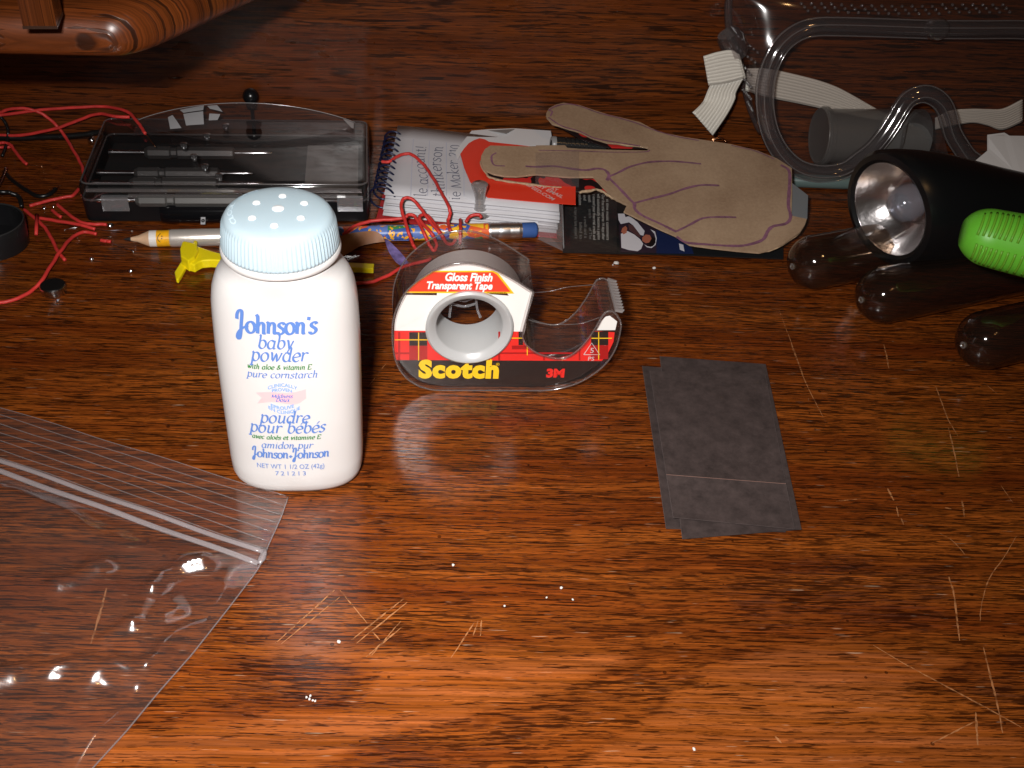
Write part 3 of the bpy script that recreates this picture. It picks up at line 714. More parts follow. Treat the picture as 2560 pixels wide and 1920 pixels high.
    def words(t, l, r, mat, d, parent, **kw):
        pl, pr = L(c5(*l)), L(c5(*r)); k = kw.pop('k', 1.0); tv, tf = font_2d(t, 1.0, **kw); tv = fit(tv, pl[0], pr[0])
        obj('lettering', [P3((q[0], (pl[1] + pr[1]) / 2 + q[1] * k), d) for q in tv], tf, mat, parent)
    words('Gloss Finish', (628, 400), (1012, 400), mwh, .00015, label, shear=.22, bold=.035, k=1.32, space=.98); words('Transparent Tape', (478, 466), (1012, 466), mwh, .00015, label, shear=.22, bold=.035, k=1.32, space=.98)
    words('Scotch', (410, 1184), (1062, 1184), my, .0003, root, bold=.062, k=1.12, space=1.12); words('3M', (1448, 1182), (1595, 1182), mr, .0003, root, bold=.06, k=.98)
    words('®', (1040, 1092), (1070, 1092), my, .0003, root)
    words('PS', (1790, 1048), (1838, 1048), pbr('moulded_mark', (.55, .5, .5), .3), .0002, root)
    mm = pbr('moulded_mark', (.55, .5, .5), .3); tri = [L(c5(*q)) for q in [(1755, 1000), (1820, 905), (1885, 1000)]]
    v, f = ribbon_vf([P3(q, .0002) for q in tri + tri[:1]], n, .00035); obj('recycling_mark', v, f, mm, root)
    words('5', (1806, 985), (1834, 985), mm, .0002, root)
    # hub and roll of tape
    mhub = pbr('milky_hub', (.40, .40, .40), .3, sss=.1); HC = P3(hc, 0)
    v, f = lathe_vf(HC, -n, [(R1, .0002), (R1 + .0002, -.0012), (R1 - .0006, -.0019), (R1 - .0018, -.0016), (R1 - .0028, -.0004), (.0136, .0), (.0131, .0008), (.0131, .0195), (.0139, .0195), (.0139, .0008)], 64, False, False); obj('hub', v, f, mhub, root, smooth='auto')
    ri, ro = .0141, .0227
    v, f = lathe_vf(HC, -n, [(ri, .0019), (ro, .0019), (ro, .0209), (ri, .0209), (ri, .0019)], 96, False, False); obj('tape_roll', v, f, pbr('tape_roll_edge', (.52, .48, .46), .3), root, smooth='auto')
    # clear bracket standing in the hub hole
    q = [P3(L(c5(*p)), .011) for p in ((668, 822), (676, 760), (690, 668), (720, 668), (790, 690), (855, 668), (885, 665), (900, 760), (925, 825))]
    obj('hub_bracket', *tube_vf(spline(q, 4), .00055, 6), clear('bracket_plastic', (.85, .85, .88), gain=2.2, rough=.06, haze=.1), root, smooth=True)
    q = [P3(L(c5(*p)), .011) for p in ((690, 715), (790, 735), (888, 712))]; obj('hub_bracket_tooth', *tube_vf(spline(q, 4), .0005, 6), _pc['bracket_plastic'], root, smooth=True)
    # saw-tooth cutter across the tip
    t0 = L(c5(1992, 640)); t1 = L(c5(2062, 720)); rows = 22; vs, fs = [], []
    ax = Vector((t1[0] - t0[0], t1[1] - t0[1])); ax.normalize(); px_ = Vector((-ax.y, ax.x)) * -1
    for k in range(rows + 1):
        d = DP * k / rows; tip = .0012 if k % 2 else .0003
        base = Vector(t0) + Vector((.001, .0006)); e = base + Vector((.0030, -.0010)) + Vector((.0009, .0002)) * (tip / .0012)
        for qq, th in ((base, 0), (e, 0), (e - Vector((.0004, .0007)), 0), (base - Vector((.0002, .001)), 0)): vs.append(P3(qq, d))
    for k in range(rows):
        for j in range(4): fs.append((4 * k + j, 4 * k + (j + 1) % 4, 4 * k + 4 + (j + 1) % 4, 4 * k + 4 + j))
    fs += [(3, 2, 1, 0), tuple(4 * rows + j for j in range(4))]
    obj('saw_edge', vs, fs, clear('frosted_cutter', (.75, .72, .72), gain=1.2, rough=.25, haze=.3, hazecol=(.6, .56, .55)), root)
    # loose end of tape running from the roll to the cutter
    back = [V(c5(*p), O - n * .0205, n) for p in ((1352, 492), (1420, 488), (1500, 478), (1600, 452), (1700, 440), (1840, 428))]
    frn = [V(c5(*p), O - n * .0015, n) for p in ((1306, 712), (1370, 735), (1450, 749), (1600, 752), (1740, 742), (1895, 690))]
    b_, f_ = spline(back, 4), spline(frn, 4); vs, fs = [], []
    for x, y in zip(b_, f_): vs += [x.lerp(y, k / 4) for k in range(5)]
    fs = [(5 * i + k, 5 * i + k + 1, 5 * i + 6 + k, 5 * i + 5 + k) for i in range(len(b_) - 1) for k in range(4)]
    mt = clear('tape_film', (.97, .965, .96), gain=.5, rough=.05)
    obj('tape_end', vs, fs, mt, root, smooth=True)
    for e in (b_, f_): obj('tape_edge', *tube_vf(e, .00009, 5), clear('tape_film_edge', (.7, .66, .64), gain=2, rough=.1, haze=.15), root, smooth=True)
dispenser()

# ================================================================== CHARCOAL PAPER SLIPS
def slips():
    def mk(name, shade):
        m, nt, out = newmat(name); b = nd(nt, 'ShaderNodeBsdfPrincipled'); b.inputs['Roughness'].default_value = .62
        tc = nd(nt, 'ShaderNodeTexCoord'); n1 = nd(nt, 'ShaderNodeTexNoise'); n1.inputs['Scale'].default_value = 130; n1.inputs['Detail'].default_value = 8; n1.inputs['Roughness'].default_value = .75
        lk(nt, tc.outputs['Object'], n1.inputs['Vector']); r = nd(nt, 'ShaderNodeValToRGB')
        r.color_ramp.elements[0].position = .3; r.color_ramp.elements[1].position = .75
        r.color_ramp.elements[0].color = tuple(x * shade for x in (.019, .0125, .0115)) + (1,); r.color_ramp.elements[1].color = tuple(x * shade for x in (.066, .046, .043)) + (1,)
        lk(nt, n1.outputs[0], r.inputs[0]); lk(nt, r.outputs[0], b.inputs['Base Color'])
        bp = nd(nt, 'ShaderNodeBump'); bp.inputs['Strength'].default_value = .15; bp.inputs['Distance'].default_value = .0003; lk(nt, n1.outputs[0], bp.inputs['Height']); lk(nt, bp.outputs[0], b.inputs['Normal'])
        lk(nt, b.outputs[0], out.inputs[0]); return m
    medge = pbr('paper_cut_edge', (.085, .065, .062), .7); mc = pbr('paper_crease', (.22, .12, .095), .8)
    specs = [([(145, 175), (1020, 235), (1290, 1500), (335, 1472)], .0002, 'charcoal paper slip lowest in the stack, showing along its left edge', .95, None),
             ([(285, 97), (1130, 160), (1150, 200), (1416, 1478), (465, 1555)], .0010, 'charcoal paper slip in the middle, sticking out at top and bottom', 1.0, None),
             ([(205, 215), (640, 212), (1045, 232), (1140, 330), (1300, 1080), (1360, 1478), (880, 1420), (392, 1384), (385, 1052)], .0018, 'charcoal paper slip on top of the stack, creased across its lower third', 1.08, 1050)]
    for i, (pl, z, lab, sh, cr) in enumerate(specs):
        if len(pl) == 4: c4_ = pl
        elif len(pl) == 5: c4_ = [pl[0], pl[1], pl[3], pl[4]]
        else: c4_ = [pl[0], (1125, 238), (1360, 1478), (392, 1384)]
        TL, TR, BR, BL = [Vector((*q, 0)) for q in c4_]; NX, NY = 14, 24; vs = []
        for j in range(NY + 1):
            for k in range(NX + 1):
                a_, b_ = k / NX, j / NY; q = (TL.lerp(TR, a_)).lerp(BL.lerp(BR, a_), b_); g = G((d3(q.x, q.y)), z)
                lift = .0007 * max(0, (abs(a_ - .5) - .36) / .14) ** 2 * (.4 + .6 * abs(noise.noise(Vector((i * 3.1, b_ * 3, 0))))) + .0006 * max(0, (abs(b_ - .5) - .42) / .08) ** 2 * abs(noise.noise(Vector((a_ * 2.5, i * 5.7, 1)))) + .00012 * noise.noise(Vector((g.x * 60, g.y * 60, i)))
                if cr: lift += .0007 * math.exp(-abs(b_ - .715) / .05)
                g = G((d3(q.x, q.y)), z + max(0, lift)); vs.append(g)
        W1 = NX + 1
        o = obj('paper_slip', vs, [(j * W1 + k, (j + 1) * W1 + k, (j + 1) * W1 + k + 1, j * W1 + k + 1) for j in range(NY) for k in range(NX)], mk('charcoal_paper_%d' % i, sh), label=lab, cat='paper', group='charcoal paper slips stacked on the desk', smooth=False)
        md = o.modifiers.new('t', 'SOLIDIFY'); md.thickness = .00014; md.offset = -1
        row = lambda j: [vs[j * W1 + k] + Z * .00012 for k in range(W1)]
        if cr: v, f = ribbon_vf(row(17), Z, .00026); obj('crease', v, f, mc, o)
        edges = [[vs[j * W1] + Z * .0001 for j in range(NY + 1)]]
        if cr: edges += [row(NY), [vs[j * W1 + NX] + Z * .0001 for j in range(NY + 1)]]
        for e in edges: v, f = ribbon_vf(e, Z, .00012); obj('cut_edge', v, f, medge, o)
slips()

# ================================================================== ZIP BAG
def bag():
    R_ = [d2(1272, 468), d2(1240, 560), d2(1185, 680), d2(1165, 740), d2(1130, 800), d2(1000, 970), d2(850, 1160), d2(700, 1330), d2(560, 1500), d2(415, 1659), d2(250, 1860)]
    Rp = [G(p) for p in R_]; Lp0 = G((-210, 955)); Lp1 = G((-420, 2000))
    acc = [0]
    for i in range(1, len(Rp)): acc.append(acc[-1] + (Rp[i] - Rp[i - 1]).length)
    T = acc[-1]
    def Rt(t):
        d = t * T
        for i in range(1, len(Rp)):
            if d <= acc[i] + 1e-9: return Rp[i - 1].lerp(Rp[i], (d - acc[i - 1]) / (acc[i] - acc[i - 1]))
        return Rp[-1]
    tz = acc[3] / T                                  # zipper line
    ridges = [([d2(-60, 1330), d2(120, 1285), d2(400, 1258), d2(560, 1262), d2(680, 1262), d2(745, 1222)], .0056, .0050), ([d2(690, 900), d2(715, 845), d2(800, 808), d2(895, 780)], .0034, .0030),
              ([d2(260, 880), d2(380, 845), d2(470, 800)], .0034, .0034), ([d2(0, 440), d2(200, 540), d2(420, 660), d2(640, 730), d2(900, 780)], .0018, .004), ([d2(760, 950), d2(790, 985), d2(740, 1020)], .0022, .0026), ([d2(470, 1130), d2(540, 1080), d2(600, 1065)], .0024, .0026),
              ([d2(740, 1160), d2(850, 1080), d2(930, 1040), d2(1010, 900)], .0024, .0028), ([d2(-20, 590), d2(300, 660), d2(560, 720)], .0012, .003), ([d2(-50, 1480), d2(200, 1400), d2(420, 1330)], .0014, .005), ([d2(520, 1230), d2(600, 1050), d2(660, 900), d2(600, 760)], .0009, .003)]
    RG = [([Vector(G(p)) for p in pts], h, s) for pts, h, s in ridges]
    def height(p, s, t):
        edge = min(1, (1 - s) / .05) * min(1, max(0, (t - tz)) / .06)
        z = .0006 + edge * (.0014 + .0016 * noise.noise(Vector((p.x * 28, p.y * 28, 1.5))) + .0007 * noise.noise(Vector((p.x * 75, p.y * 75, 4))) + .0011 * noise.ridged_multi_fractal(Vector((p.x * 16 + p.y * 14, p.y * 30, 2)), 1, 2, 3, 1, 2) * .6 + .0030 * max(0, 1 - abs(noise.noise(Vector((p.x * 6 - p.y * 4, p.y * 17 + p.x * 9, 8))) * 5.0)))
        for pts, h, sg in RG:
            d = 9
            for a, b in zip(pts, pts[1:]):
                v = b - a; k = max(0, min(1, (p - a).dot(v) / v.dot(v))); d = min(d, (p - a - v * k).length)
            if d < 3 * sg: z += h * (1 + .45 * noise.noise(Vector((p.x * 130, p.y * 130, 7)))) * math.exp(-(d / sg) ** 2) * min(1, .25 + (1 - s) / .05)
        return max(z, .0005)
    ns, nt_ = 110, 130; root = thing('zip_bag', 'clear resealable plastic bag lying crumpled at the lower left', 'plastic bag', G(d2(500, 1000)))
    vs, low = [], []
    for j in range(nt_ + 1):
        t = j / nt_; L_ = Lp0.lerp(Lp1, t); R2 = Rt(t)
        for i in range(ns + 1):
            s = i / ns; p = L_.lerp(R2, s); p.z = 0; q = p.copy(); q.z = height(p, s, t); vs.append(q)
            if i % 10 == 0 and j % 10 == 0: low.append(Vector((p.x, p.y, .00025)))
    W1 = ns + 1; fs = [(j * W1 + i, j * W1 + i + 1, (j + 1) * W1 + i + 1, (j + 1) * W1 + i) for j in range(nt_) for i in range(ns)]
    film = clear('bag_film', (.96, .945, .94), ior=1.55, gain=1.5, rough=.15, haze=.022, hazecol=(.70, .56, .52), bump=.08, bscale=60)
    obj('front_film', vs, fs, film, root, smooth=True)
    W2 = ns // 10 + 1; obj('back_film', low, [(j * W2 + i, j * W2 + i + 1, (j + 1) * W2 + i + 1, (j + 1) * W2 + i) for j in range(nt_ // 10) for i in range(ns // 10)], clear('bag_back_film', (.98, .97, .97), gain=.6, rough=.15, haze=.010, hazecol=(.75, .68, .66)), root)
    mr = clear('bag_rib', (.88, .84, .84), gain=1.4, rough=.15, haze=.10, hazecol=(.8, .74, .74)); mz = clear('bag_zipper', (.85, .8, .8), gain=1.0, rough=.2, haze=.17, hazecol=(.82, .76, .78))
    def rail(t, r, name, mat, s0=0.0, s1=.995, fl=(1, .5), z=.0012):
        pts = []
        for k in range(41):
            s = s0 + (s1 - s0) * k / 40; p = Lp0.lerp(Lp1, t * .75).lerp(Rt(t), s); pts.append(Vector((p.x, p.y, z + .0003 * math.sin(k * .5 + t * 60))))
        obj(name, *tube_vf(pts, r, 6, flat=fl), mat, root, smooth=True)
    for t in (.004, .035, .068, .10, .132, .162, .19): rail(t * tz / .2165 * 1.0, .00020, 'rib', mr)
    rail(tz * .93, .00105, 'zipper_track', mz); rail(tz * 1.10, .0012, 'zipper_track', mz)
    v, f = tube_vf([Rt(tz * k) + Z * .0008 - (Rt(tz * k) - Lp0).normalized() * .0006 for k in (.86, .95, 1.02, 1.1)], [.0006, .0012, .0014, .0007], 8, flat=(1, .6)); obj('sealed_corner', v, f, mz, root, smooth=True)
    v, f = tube_vf([Rt(k / 60) + Z * .0006 for k in range(61)], .00028, 6); obj('side_seam', v, f, mr, root, smooth=True)
bag()

# ================================================================== SCREWDRIVER CASE
CASE = {}
def case():
    FL, FR = G((211, 558)), G((926, 558)); u = (FR - FL).normalized(); v_ = Vector((-u.y, u.x, 0)); Wd = (FR - FL).length; Dp, Hb, Ht = .0715, .0115, .0215
    C0 = FL + u * Wd / 2 + v_ * Dp / 2
    CASE.update(u=u, v=v_, C0=C0, W=Wd, D=Dp, H=Ht, FL=FL)
    root = thing('screwdriver_case', 'black screwdriver case with clear hinged lid behind the powder bottle', 'tool case', C0)
    P = lambda q, z: C0 + u * q[0] + v_ * q[1] + Z * z
    hw, hd = Wd / 2, Dp / 2
    R_ = lambda ins, z, r=.004: [P(q, z) for q in rrect(0, 0, hw - ins, hd - ins, r)]
    mb = pbr('case_black', (.007, .007, .008), .32, bump=.05, bscale=900)
    v, f = loft_vf([R_(.0016, 0), R_(.0006, .001), R_(.0002, Hb), R_(.0016, Hb), R_(.0022, .004)]); obj('tray', v, f, mb, root, smooth='auto')
    ml = clear('case_lid_plastic', (.86, .85, .86), gain=1.5, rough=.05, haze=.006, edge=(.5, .48, .48))
    v, f = loft_vf([R_(0, Hb + .0003), R_(.0001, Ht - .0022), R_(.0006, Ht - .0008), R_(.0018, Ht), R_(.004, Ht), ], False, True); obj('lid', v, f, ml, root, smooth='auto')
    mrim = clear('case_lid_rim', (.55, .53, .53), gain=1.6, rough=.12, haze=.18, hazecol=(.4, .38, .38))
    obj('lid_rim', *tube_vf(R_(.0008, Hb + .0008), .0006, 6, closed=True), mrim, root, smooth=True)
    obj('lid_rim', *tube_vf(R_(.0012, Ht - .0004), .0005, 6, closed=True), mrim, root, smooth=True)
    # moulded steps of the lid front and the sliding catches
    for x0, x1, z0 in ((-hw + .004, hw - .004, Ht - .004), (-hw + .023, hw - .012, Ht - .007)):
        v, f = box_vf(P((x0, -hd - .0006), z0), u * (x1 - x0), v_ * .0012, Z * .0016); obj('lid_step', v, f, mrim, root)
    for x in (-hw + .0105, hw - .016):
        v, f = box_vf(P((x, -hd - .0022), Hb - .0035), u * .0125, v_ * .0022, Z * .0075); obj('catch', v, f, clear('catch_plastic', (.6, .6, .62), gain=3, rough=.1, haze=.15), root)
    # dark foam insert and the paper card on its right
    v, f = box_vf(P((-hw + .004, -hd + .004), .0045), u * (Wd - .008), v_ * (Dp - .008), Z * .004); obj('foam_insert', v, f, pbr('black_foam', (.012, .012, .012), .9, bump=.4, bscale=1500), root)
    v, f = box_vf(P((hw - .033, -hd + .006), .009), u * .027, v_ * (Dp - .012), Z * .0003); obj('paper_card', v, f, pbr('greyed_card', (.22, .20, .19), .6, var=.25, vscale=60), root)
    # knobs of clear plastic moulded into the lid
    for q in ((1065, 345), (935, 415), (775, 480), (848, 560), (922, 630), (1020, 695)):
        O = G(c3(*q), Ht + .0002); v, f = lathe_vf(O, Z, [(.0010, 0), (.0014, .0006), (.0017, .0026), (.0019, .0032), (.0014, .0034)], 12); obj('lid_knob', v, f, clear('knob_plastic', (.9, .9, .92), gain=5.0, rough=.12, haze=.04), root, smooth='auto')
    # screwdrivers lying in the tray
    mg = pbr('driver_grip_grey', (.17, .165, .16), .3, .6)
    labs = ['precision screwdriver in the rear row of the clear-lidded case', 'precision screwdriver in the second row of the clear-lidded case', 'precision screwdriver in the third row of the clear-lidded case', 'precision screwdriver in the front row of the clear-lidded case']
    for k, (x0, x1, x2, y, r) in enumerate(((530, 1115, 1340, 500, .0034), (460, 1010, 1210, 642, .0030), (430, 1000, 1285, 712, .0030), (470, 1180, 1500, 828, .0034))):
        zc = .0125; A = G(c3(x0, y), zc); Bp = G(c3(x1, y), zc); A.z = Bp.z = zc
        dy = (A - C0).dot(v_); g0 = C0 + u * (A - C0).dot(u) + v_ * dy; L1 = (Bp - A).dot(u); L2 = (G(c3(x2, y), zc) - A).dot(u)
        g0.z = zc
        t = thing('screwdriver', labs[k], 'screwdriver', g0 - Z * r, 'screwdrivers inside the clear-lidded case')
        rings = [[g0 + u * s + v_ * (r * kk * math.cos(a * math.pi / 4)) + Z * (r * kk * math.sin(a * math.pi / 4)) for a in range(8)] for s, kk in ((-.002, .6), (0, 1), (L1 * .25, 1), (L1 * .27, .8), (L1 * .33, .8), (L1 * .35, 1), (L1, 1), (L1 + .001, .5))]
        v, f = loft_vf(rings); obj('grip', v, f, mg, t)
        v, f = lathe_vf(g0 + u * L1, u, [(.0013, 0), (.0013, .004), (.0010, .0042), (.0010, L2 - L1), (.0004, L2 - L1 + .003)], 10); obj('shaft', v, f, M_STEEL, t, smooth='auto')
        v, f = lathe_vf(g0 - u * .002, -u, [(.001, 0), (.0012, .002), (.0012, .014), (.0016, .016), (.0016, .018)], 10); obj('swivel_end', v, f, M_STEEL, t, smooth='auto')
case()
# bowed clear film lying over the back of the lid
def film():
    u, v_, C0, hw, hd, H = CASE['u'], CASE['v'], CASE['C0'], CASE['W'] / 2, CASE['D'] / 2, CASE['H']
    zt = H + .0008
    yB = hd - .006
    xs = [(G(c3(*q), zt) - C0).dot(u) for q in ((440, 320), (1955, 300))]
    def prof(t): return 4 * t * (1 - t)
    N = 36; vs, fs = [], []
    for i in range(N + 1):
        t = i / N; x = xs[0] + (xs[1] - xs[0]) * t; h = .0105 * prof(t) ** .9
        for k in range(7):
            y = yB - .018 * k / 6; vs.append(C0 + u * x + v_ * (y + .001) + Z * (zt + h * (1 - .55 * (k / 6) ** 1.4)))
    fs = [(7 * i + k, 7 * i + k + 1, 7 * i + 8 + k, 7 * i + 7 + k) for i in range(N) for k in range(6)]
    mf = clear('bowed_film', (.80, .78, .79), gain=1.3, rough=.07, haze=.035, hazecol=(.7, .6, .62))
    o = obj('film_strip', vs, fs, mf, smooth=True, label='clear printed plastic film bowed up over the back of the screwdriver case', cat='plastic film')
    obj('film_edge', *tube_vf([vs[7 * i] for i in range(N + 1)], .00022, 5), clear('film_edge_plastic', (.6, .58, .58), gain=2, rough=.15, haze=.3), o, smooth=True)
    mw = pbr('film_white_print', (.42, .41, .42), .4)
    def at(t, k):
        i = t * N; i0 = min(int(i), N - 1); k0 = min(int(k), 5); a = vs[7 * i0 + k0].lerp(vs[7 * (i0 + 1) + k0], i - i0); b = vs[7 * i0 + k0 + 1].lerp(vs[7 * (i0 + 1) + k0 + 1], i - i0)
        return a.lerp(b, k - k0) + Z * .00025 - v_ * .0002
    def patch(pts):
        n = 6; q = []
        (t0, k0), (t1, k1), (t2, k2), (t3, k3) = pts
        for j in range(n + 1):
            for i in range(n + 1):
                a, b = i / n, j / n; t = (t0 + (t1 - t0) * a) * (1 - b) + (t3 + (t2 - t3) * a) * b; k = (k0 + (k1 - k0) * a) * (1 - b) + (k3 + (k2 - k3) * a) * b; q.append(at(t, k))
        obj('printed_patch', q, [(j * 7 + i, j * 7 + i + 1, j * 7 + 8 + i, j * 7 + 7 + i) for j in range(n) for i in range(n)], mw, o)
    patch([(.15, 2.2), (.17, 1.8), (.22, 5.5), (.17, 5.5)]); patch([(.20, .6), (.31, .25), (.31, 1.6), (.22, 1.7)]); patch([(.22, 2.0), (.31, 1.9), (.32, 5), (.24, 5)]); patch([(.325, .5), (.37, .5), (.40, 2.4), (.34, 1.4)]); patch([(.34, 2.6), (.39, 2.9), (.38, 4.2), (.34, 4.2)])
    patch([(.945, .4), (.995, .4), (.995, 2.6), (.985, 2.6)])
    # black round-headed peg behind it
    hd_ = Wp(c3(1235, 112), .006); b = Vector((hd_.x, hd_.y, 0)); rr = .0043
    v, f = lathe_vf(b, Z, [(.0009, 0), (.0009, hd_.z - .007), (.0026, hd_.z - .0065), (.0030, hd_.z - .005)] + [(rr * math.cos(math.radians(a)), hd_.z + rr * math.sin(math.radians(a))) for a in range(-50, 91, 14)], 20)
    obj('round_headed_peg', v, f, M_BLACK, smooth=True, label='black round-headed peg standing behind the bowed clear film', cat='peg')
film()
# black rounded gadget with a small white logo, between the case and the pencil
def gadget():
    A = G(e2(835, 470)); u = CASE['u']; v_ = CASE['v']; L_ = .052; D_, H_ = .013, .0105
    O = A + u * L_ / 2 + v_ * (D_ / 2 + .0004)
    rings = []
    for s, k in ((-.5, .55), (-.492, .8), (-.46, .95), (-.40, 1), (.40, 1), (.46, .95), (.5, .6)):
        rings.append([O + u * (L_ * s) + v_ * (q[0] * k) + Z * (H_ / 2 + q[1] * (k if q[1] > 0 else 1)) for q in rrect(0, 0, D_ / 2, H_ / 2, .0045, 4)])
    v, f = loft_vf(rings); o = obj('usb_stick', v, f, pbr('gloss_black', (.005, .005, .006), .12), smooth='auto', label='glossy black rounded stick with tiny white logo behind the pencil', cat='usb stick')
    n = (-v_ * .55 + Z * .83).normalized(); pl = O - v_ * .0042 + Z * (H_ - .0006)
    q = [V(e2(*p), pl, n) + n * .0006 for p in ((1535, 432), (1615, 432), (1618, 305), (1538, 305))]
    obj('logo_square', q, [(0, 1, 2, 3)], pbr('logo_grey', (.38, .38, .40), .4), o)
    cx = (q[0] + q[2]) / 2; ex = (q[1] - q[0]).normalized(); ey = (q[3] - q[0]).normalized(); rr = (q[1] - q[0]).length * .42
    v, f = lathe_vf(cx + n * .00006, n, [(rr, 0), (rr, .00005)], 20); obj('logo_disc', v, f, M_BLACK, o)
    tv, tf = font_2d('hp', 1.0, shear=.25); a = min(p[0] for p in tv); b = max(p[0] for p in tv); k = rr * 1.1 / (b - a)
    obj('lettering', [cx + n * .00022 + ex * ((p[0] - a) * k - rr * .55) + ey * ((p[1] - .28) * k * 1.1) for p in tv], tf, pbr('logo_grey', (.38, .38, .40), .4), o)
gadget()

# ================================================================== PENCIL
def pencil():
    r = .0039; A = G((312, 598), r); E_ = G(c6(1668, 1110), r); ax = (E_ - A).normalized(); Lh = (E_ - A).length; side = Vector((-ax.y, ax.x, 0))
    root = thing('pencil', 'bright patterned pencil with blue eraser lying behind the bottle and tape', 'pencil', (A + E_) / 2 - Z * r)
    def at(px): return (G(px, r) - A).dot(ax)
    s1 = at(e2(650, 690)); s2 = at(e2(775, 690)); s3 = at(e2(1000, 690)); s4 = at(c3(1060, 1090)); sF = at(c6(1258, 1100)); sE = at(c6(1536, 1100))
    W_ = pbr('pencil_bare_wood', (.62, .40, .25), .6, var=.12, vscale=500)
    def rod(name, prof, mat, seg=24, par=root):
        v, f = lathe_vf(A, ax, prof, seg); return obj(name, v, f, mat, par, smooth='auto')
    rod('lead', [(.0002, -.0005), (.0009, .0025), (.0009, .0035)], pbr('graphite', (.02, .02, .022), .35))
    rod('sharpened_cone', [(.0009, .0028), (.0016, .006), (r, s1)], W_)
    rod('white_band', [(r, s1), (r + .00005, s2)], pbr('pencil_white', (.75, .72, .70), .4))
    fb = rod('yellow_face_band', [(r, s2), (r, s3)], pbr('pencil_yellow', (.85, .42, .01), .35, var=.15, vscale=300))
    # little smiley on the yellow band
    nv = (CP - A).normalized(); nv = (nv - ax * nv.dot(ax)).normalized()
    def onp(px, lift=.0002):
        P = V(px, A + nv * r, nv); s = (P - A).dot(ax); d = P - A - ax * s; c = nv.cross(ax); a = max(-1, min(1, d.dot(c) / r)); an = math.asin(a)
        return A + ax * s + (nv * math.cos(an) + c * math.sin(an)) * (r + lift)
    nf = lambda p: (p - A - ax * (p - A).dot(ax)).normalized()
    ink = pbr('face_ink', (.01, .01, .01), .5)
    v, f = ribbon_vf([onp(e2(*q)) for q in ((835, 580), (800, 620), (785, 660), (800, 700), (835, 725))], nf, .0003); obj('smile', v, f, ink, fb)
    for q in ((862, 628), (860, 668)):
        P = onp(e2(*q), .0001); v, f = lathe_vf(P, nf(P), [(.0003, 0), (.0003, .0002)], 10); obj('eye', v, f, ink, fb)
    rod('taped_barrel', [(r + .0001, s3), (r + .0003, s3 + .001), (r + .0003, s4), (r + .0001, s4 + .001)], pbr('tape_glare_silver', (.80, .74, .68), .30, .6, bump=.25, bscale=250))  # silver colour imitates light glaring off the clear tape
    # patterned wrapper
    m, nt, out = newmat('pencil_print'); tc = nd(nt, 'ShaderNodeTexCoord'); b = nd(nt, 'ShaderNodeBsdfPrincipled'); b.inputs['Roughness'].default_value = .3
    vo = nd(nt, 'ShaderNodeTexVoronoi'); vo.inputs['Scale'].default_value = 130; lk(nt, tc.outputs['Object'], vo.inputs['Vector']); sp = nd(nt, 'ShaderNodeSeparateColor'); lk(nt, vo.outputs['Color'], sp.inputs[0])
    rp = nd(nt, 'ShaderNodeValToRGB'); rp.color_ramp.interpolation = 'CONSTANT'; els = rp.color_ramp.elements
    els[0].color = (.05, .11, .38, 1); els[1].position = .42; els[1].color = (.12, .2, .5, 1)
    for ps, c in ((.58, (.75, .12, .03, 1)), (.68, (.85, .5, .03, 1)), (.82, (.35, .03, .08, 1)), (.92, (.05, .25, .08, 1))): e = els.new(ps); e.color = c
    lk(nt, sp.outputs[0], rp.inputs[0])
    n2 = nd(nt, 'ShaderNodeTexNoise'); n2.inputs['Scale'].default_value = 420; n2.inputs['Detail'].default_value = 1; lk(nt, tc.outputs['Object'], n2.inputs['Vector']); r2 = nd(nt, 'ShaderNodeValToRGB'); r2.color_ramp.interpolation = 'CONSTANT'
    r2.color_ramp.elements[1].position = .60; lk(nt, n2.outputs[0], r2.inputs[0]); mx = nd(nt, 'ShaderNodeMix', data_type='RGBA'); lk(nt, r2.outputs[0], mx.inputs[0]); lk(nt, rp.outputs[0], mx.inputs[6]); mx.inputs[7].default_value = (.85, .42, .02, 1)
    lk(nt, mx.outputs[2], b.inputs['Base Color']); lk(nt, b.outputs[0], out.inputs[0])
    rod('patterned_barrel', [(r, s4 + .001), (r, sF)], m)
    # printed squiggles and shapes on the barrel
    bar = root
    def squig(pts, wd, mat):
        v, f = ribbon_vf(spline([onp(p, .00022) for p in pts], 4), nf, wd); obj('printed_squiggle', v, f, mat, root)
    yl = pbr('print_yellow', (.85, .42, .02), .35); pu = pbr('print_purple', (.10, .06, .28), .35); wt = pbr('print_white', (.75, .72, .75), .35); bl = pbr('print_blue', (.09, .18, .55), .3)
    v = [onp(e3(*q), .0001) for q in ((690, 330), (720, 300), (900, 290), (1240, 300), (1260, 560), (1150, 560), (860, 560), (770, 450))]; obj('printed_panel', v, [tuple(range(8))], bl, root)
    squig([e3(*q) for q in ((940, 390), (930, 450), (960, 500), (1000, 470), (1000, 420), (960, 440), (950, 500))], .0008, yl); squig([e3(*q) for q in ((1060, 490), (1090, 440), (1150, 435))], .0009, yl); squig([e3(*q) for q in ((830, 500), (880, 540), (960, 560))], .0009, yl)
    squig([e3(*q) for q in ((1790, 300), (1900, 290), (1930, 380), (1840, 400), (1790, 300))], .0006, wt); squig([e3(*q) for q in ((1850, 470), (1930, 500), (1970, 400), (1900, 360))], .0010, pu); squig([e3(*q) for q in ((1500, 300), (1560, 330), (1620, 380), (1560, 440))], .0030, yl)
    # ferrule and eraser
    rod('ferrule', [(r, sF)] + [(r + (.0003 if i % 2 else .0001), sF + (sE - sF) * (i + .5) / 22) for i in range(8)] + [(r + .0003, sF + (sE - sF) * .42), (r + .0003, sF + (sE - sF) * .6)] + [(r + (.0003 if i % 2 else .0001), sF + (sE - sF) * (14 + i + .5) / 22) for i in range(7)] + [(r, sE)], pbr('ferrule_metal', (.82, .81, .82), .32, 1.0))
